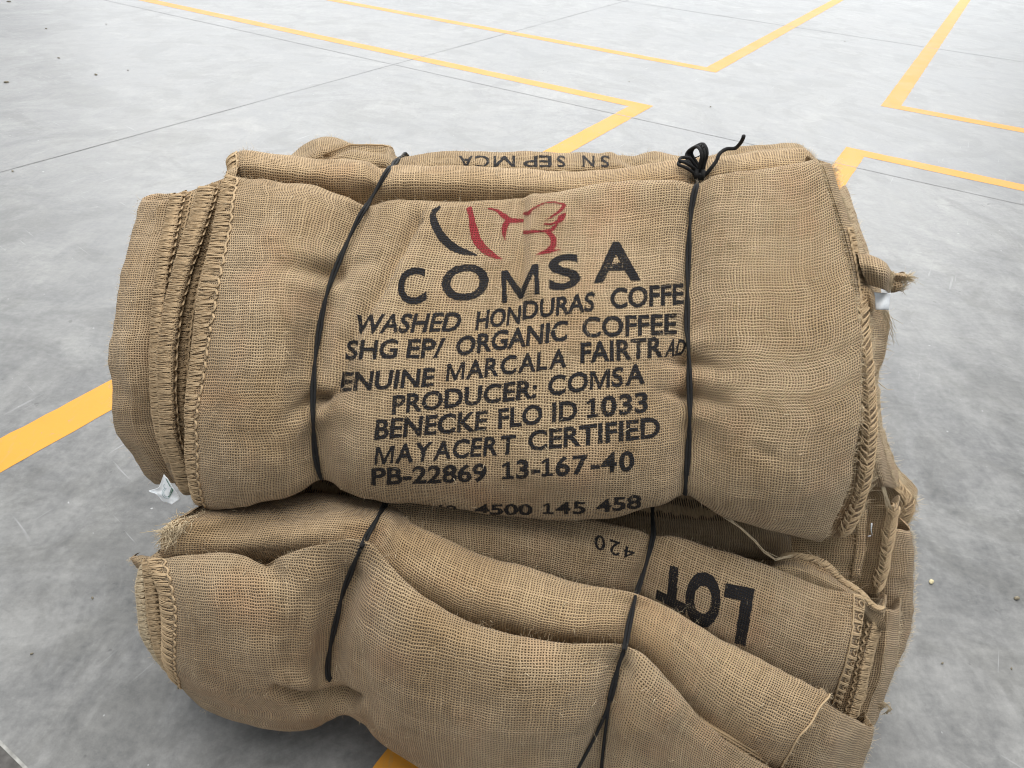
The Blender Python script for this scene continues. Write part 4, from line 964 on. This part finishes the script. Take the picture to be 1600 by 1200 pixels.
# ------------------------------------------------------------------ cords
FRONT_T = [T1, T2, T3, T4]; FRONT_B = [Ff, Mm, U, Q1, N4]
def cast(sheets, px, py):
    best = None
    for s in sheets:
        h = s.hit(px, py)
        if h and (best is None or h[3] < best[3]): best = h
    return best
def cord_path(sheets, pts, lift=.003, n=14):
    P = []
    for q in crom(np.array(pts, float), n):
        h = cast(sheets, q[0], q[1])
        P.append(None if h is None else h[0] + (CAM - h[0]) / np.linalg.norm(CAM - h[0]) * lift)
    P = [p for p in P if p is not None]
    P = np.array(P)
    d = np.linalg.norm(P - CAM, axis=1); L = np.concatenate([[0], np.cumsum(np.linalg.norm(np.diff(P, axis=0), axis=1))])
    hull = []
    for q in zip(L, d):                       # taut: bridge every hollow
        while len(hull) > 1 and (hull[-1][1] - hull[-2][1]) * (q[0] - hull[-2][0]) >= (q[1] - hull[-2][1]) * (hull[-1][0] - hull[-2][0]): hull.pop()
        hull.append(q)
    dm = np.interp(L, [h[0] for h in hull], [h[1] for h in hull])
    P = CAM + (P - CAM) * ((dm - .0012) / d)[:, None]
    for _ in range(3): P[1:-1] = .25 * P[:-2] + .5 * P[1:-1] + .25 * P[2:]
    return P
def strand_pair(T, P, r=.0019, gap=.0018, turns=None, phase=0.0):
    L = np.concatenate([[0], np.cumsum(np.linalg.norm(np.diff(P, axis=0), axis=1))])
    m = max(20, int(L[-1] / .004)); s = np.linspace(0, L[-1], m)
    Q = np.stack([np.interp(s, L, P[:, k]) for k in range(3)], -1)
    Tn = np.gradient(Q, axis=0); Tn /= np.linalg.norm(Tn, axis=1, keepdims=True)
    vw = CAM - Q; a = np.cross(Tn, vw); a /= np.linalg.norm(a, axis=1, keepdims=True); b = np.cross(a, Tn)
    for k in (0, 1):
        ph = phase + k * math.pi + s * (2 * math.pi / .16)
        off = gap * (np.cos(ph)[:, None] * a + np.sin(ph)[:, None] * b * .55)
        T.add(Q + off + rng.normal(0, .00012, Q.shape), r * (1 + .08 * vnoise(np.stack([s * 120, s * 0 + k, s * 0], -1), 2)), 8)
def cord_hairs(T, path):
    for k in range(70):
        q = path[rng.integers(len(path))]; n = CAM - q; n /= np.linalg.norm(n)
        hairs(T, q + n * .002, n, 1, .004, .00022)
def cord(name, par, base, path, tail_back, tail_under, label):
    T = Tubes(); strand_pair(T, np.concatenate([np.array(tail_back), path, np.array(tail_under)])); cord_hairs(T, path)
    o = T.build(name, CORD, par, base); o['label'] = label; return o
P = cord_path(FRONT_T, [(624,247),(605,268),(581,309),(556,350),(525,419),(509,466),(497,528),(491,578),(489,641),(492,703),(500,744),(511,760)])
x = P[0][0]; xe = P[-1]
cord('cord', top, BT, P, [P[0] + np.array(q) for q in ((.01, .07, -.30), (.01, .12, -.17), (.008, .09, -.05), (.003, .035, -.006))], [xe + np.array([.004, .03, -.008]), xe + np.array([.01, .15, -.012])], 'doubled black cord round the left part')
P = cord_path(FRONT_T, [(1092,270),(1088,290),(1081,321),(1077,370),(1075,420),(1073.5,510),(1075,530),(1077,590),(1078,650),(1075,710),(1072,750),(1070,778)])
x = P[0][0]; xe = P[-1]
c2 = cord('cord', top, BT, P, [W(1108, 243, 1.02) + np.array(q) for q in ((0, .08, -.30), (0, .12, -.17), (0, .09, -.06), (0, .03, -.012), (-.004, 0, .001))] + [W(1100, 248, .92) + np.array([0, 0, .003])], [xe + np.array([0, .03, -.008]), xe + np.array([-.005, .15, -.012])], 'doubled black cord with the bow round the right part')
# bow
K = P[0] + np.array([0, -.004, .004]); yk = K[1]
def bow_pts(pts, dy): return crom(np.array([W(1050 + px / 12, 200 + py / 12, yk + d) for (px, py), d in zip(pts, dy)]), 8)
T = Tubes()
loop1 = [(500,860),(420,700),(320,540),(330,440),(420,360),(520,330),(580,400),(600,520),(560,680),(520,850)]
for o_, rr in ((-.003, .0022), (.0005, .0022), (.004, .0020)):
    T.add(bow_pts(loop1, [0, .01, .02, .025, .02, .01, 0, -.005, -.003, 0]) + np.array([o_, o_ * .6, o_ * .4]), rr, 8)
loop2 = [(500,880),(380,760),(240,680),(140,640),(150,590),(240,580),(330,600),(420,720),(510,860)]
for o_, rr in ((-.0025, .002), (.0015, .002)):
    T.add(bow_pts(loop2, [0, -.005, -.008, -.006, .0, .004, .004, .002, 0]) + np.array([o_ * .4, o_, o_]), rr, 8)
T.add(bow_pts([(540,900),(640,860),(740,740),(830,620),(880,500),(950,430),(1040,390),(1180,380),(1260,310),(1320,220),(1345,150)], [0, -.004, -.004, 0, .005, .01, .012, .01, .0, -.01, -.015]), .0024, 8)
for o_ in (-.003, 0, .003):   # knot turns
    T.add(bow_pts([(420,860 + o_ * 9000),(480,900 + o_ * 9000),(560,900 + o_ * 9000),(630,860 + o_ * 9000)], [.006, -.006, -.007, .006]), .0028, 8)
T.add(bow_pts([(470,780),(450,900),(480,1010)], [-.004, -.008, 0]), .003, 8); T.add(bow_pts([(570,790),(580,900),(540,1010)], [-.004, -.009, 0]), .003, 8)
for a_, b_ in (((560,820),(640,600)), ((550,840),(610,640)), ((420,560),(520,520)), ((540,350),(555,290)), ((570,380),(600,330))):
    T.add(bow_pts([a_, ((a_[0] + b_[0]) / 2 + 10, (a_[1] + b_[1]) / 2), b_], [-.005, -.006, -.004]), .0007, 5)
T.build('bow', CORD, c2, BT)
P = cord_path(FRONT_B, [(603,786),(590,808),(568,848),(554,880),(536,926),(528,960),(518,1002),(512,1042),(514,1062)])
xe = P[-1]; xs = P[0]
cord('cord', bot, BB, P, [xs + np.array([.03, .40, -.36]), xs + np.array([.03, .42, -.1]), xs + np.array([.02, .3, -.01]), xs + np.array([.005, .05, -.004])], [xe + np.array([0, .02, -.004]), xe + np.array([.005, .10, -.03])], 'black cord round the left part of the lower bundle')
P = cord_path(FRONT_B, [(1030,796),(1028,804),(1022,832),(1010,880),(994,930),(982,980),(976,1012),(968,1036),(960,1066),(953,1094)])
xs = P[0]
T = Tubes(); strand_pair(T, np.concatenate([np.array([xs + np.array([.03, .40, -.36]), xs + np.array([.03, .42, -.1]), xs + np.array([.02, .3, .0]), xs + np.array([.005, .05, .0])]), P]))
for pts in ([(954,1092),(946,1115),(934,1142),(920,1170),(904,1200),(885,1240),(872,1280)], [(952,1094),(949,1120),(945,1150),(941,1185),(938,1215),(930,1270)]):
    Q = cord_path(FRONT_B, pts, .0028); T.add(np.concatenate([[P[-1]], Q]), .0019, 8)
o = T.build('cord', CORD, bot, BB); o['label'] = 'black cord with splayed strands round the right part of the lower bundle'
bpy.context.view_layer.update()
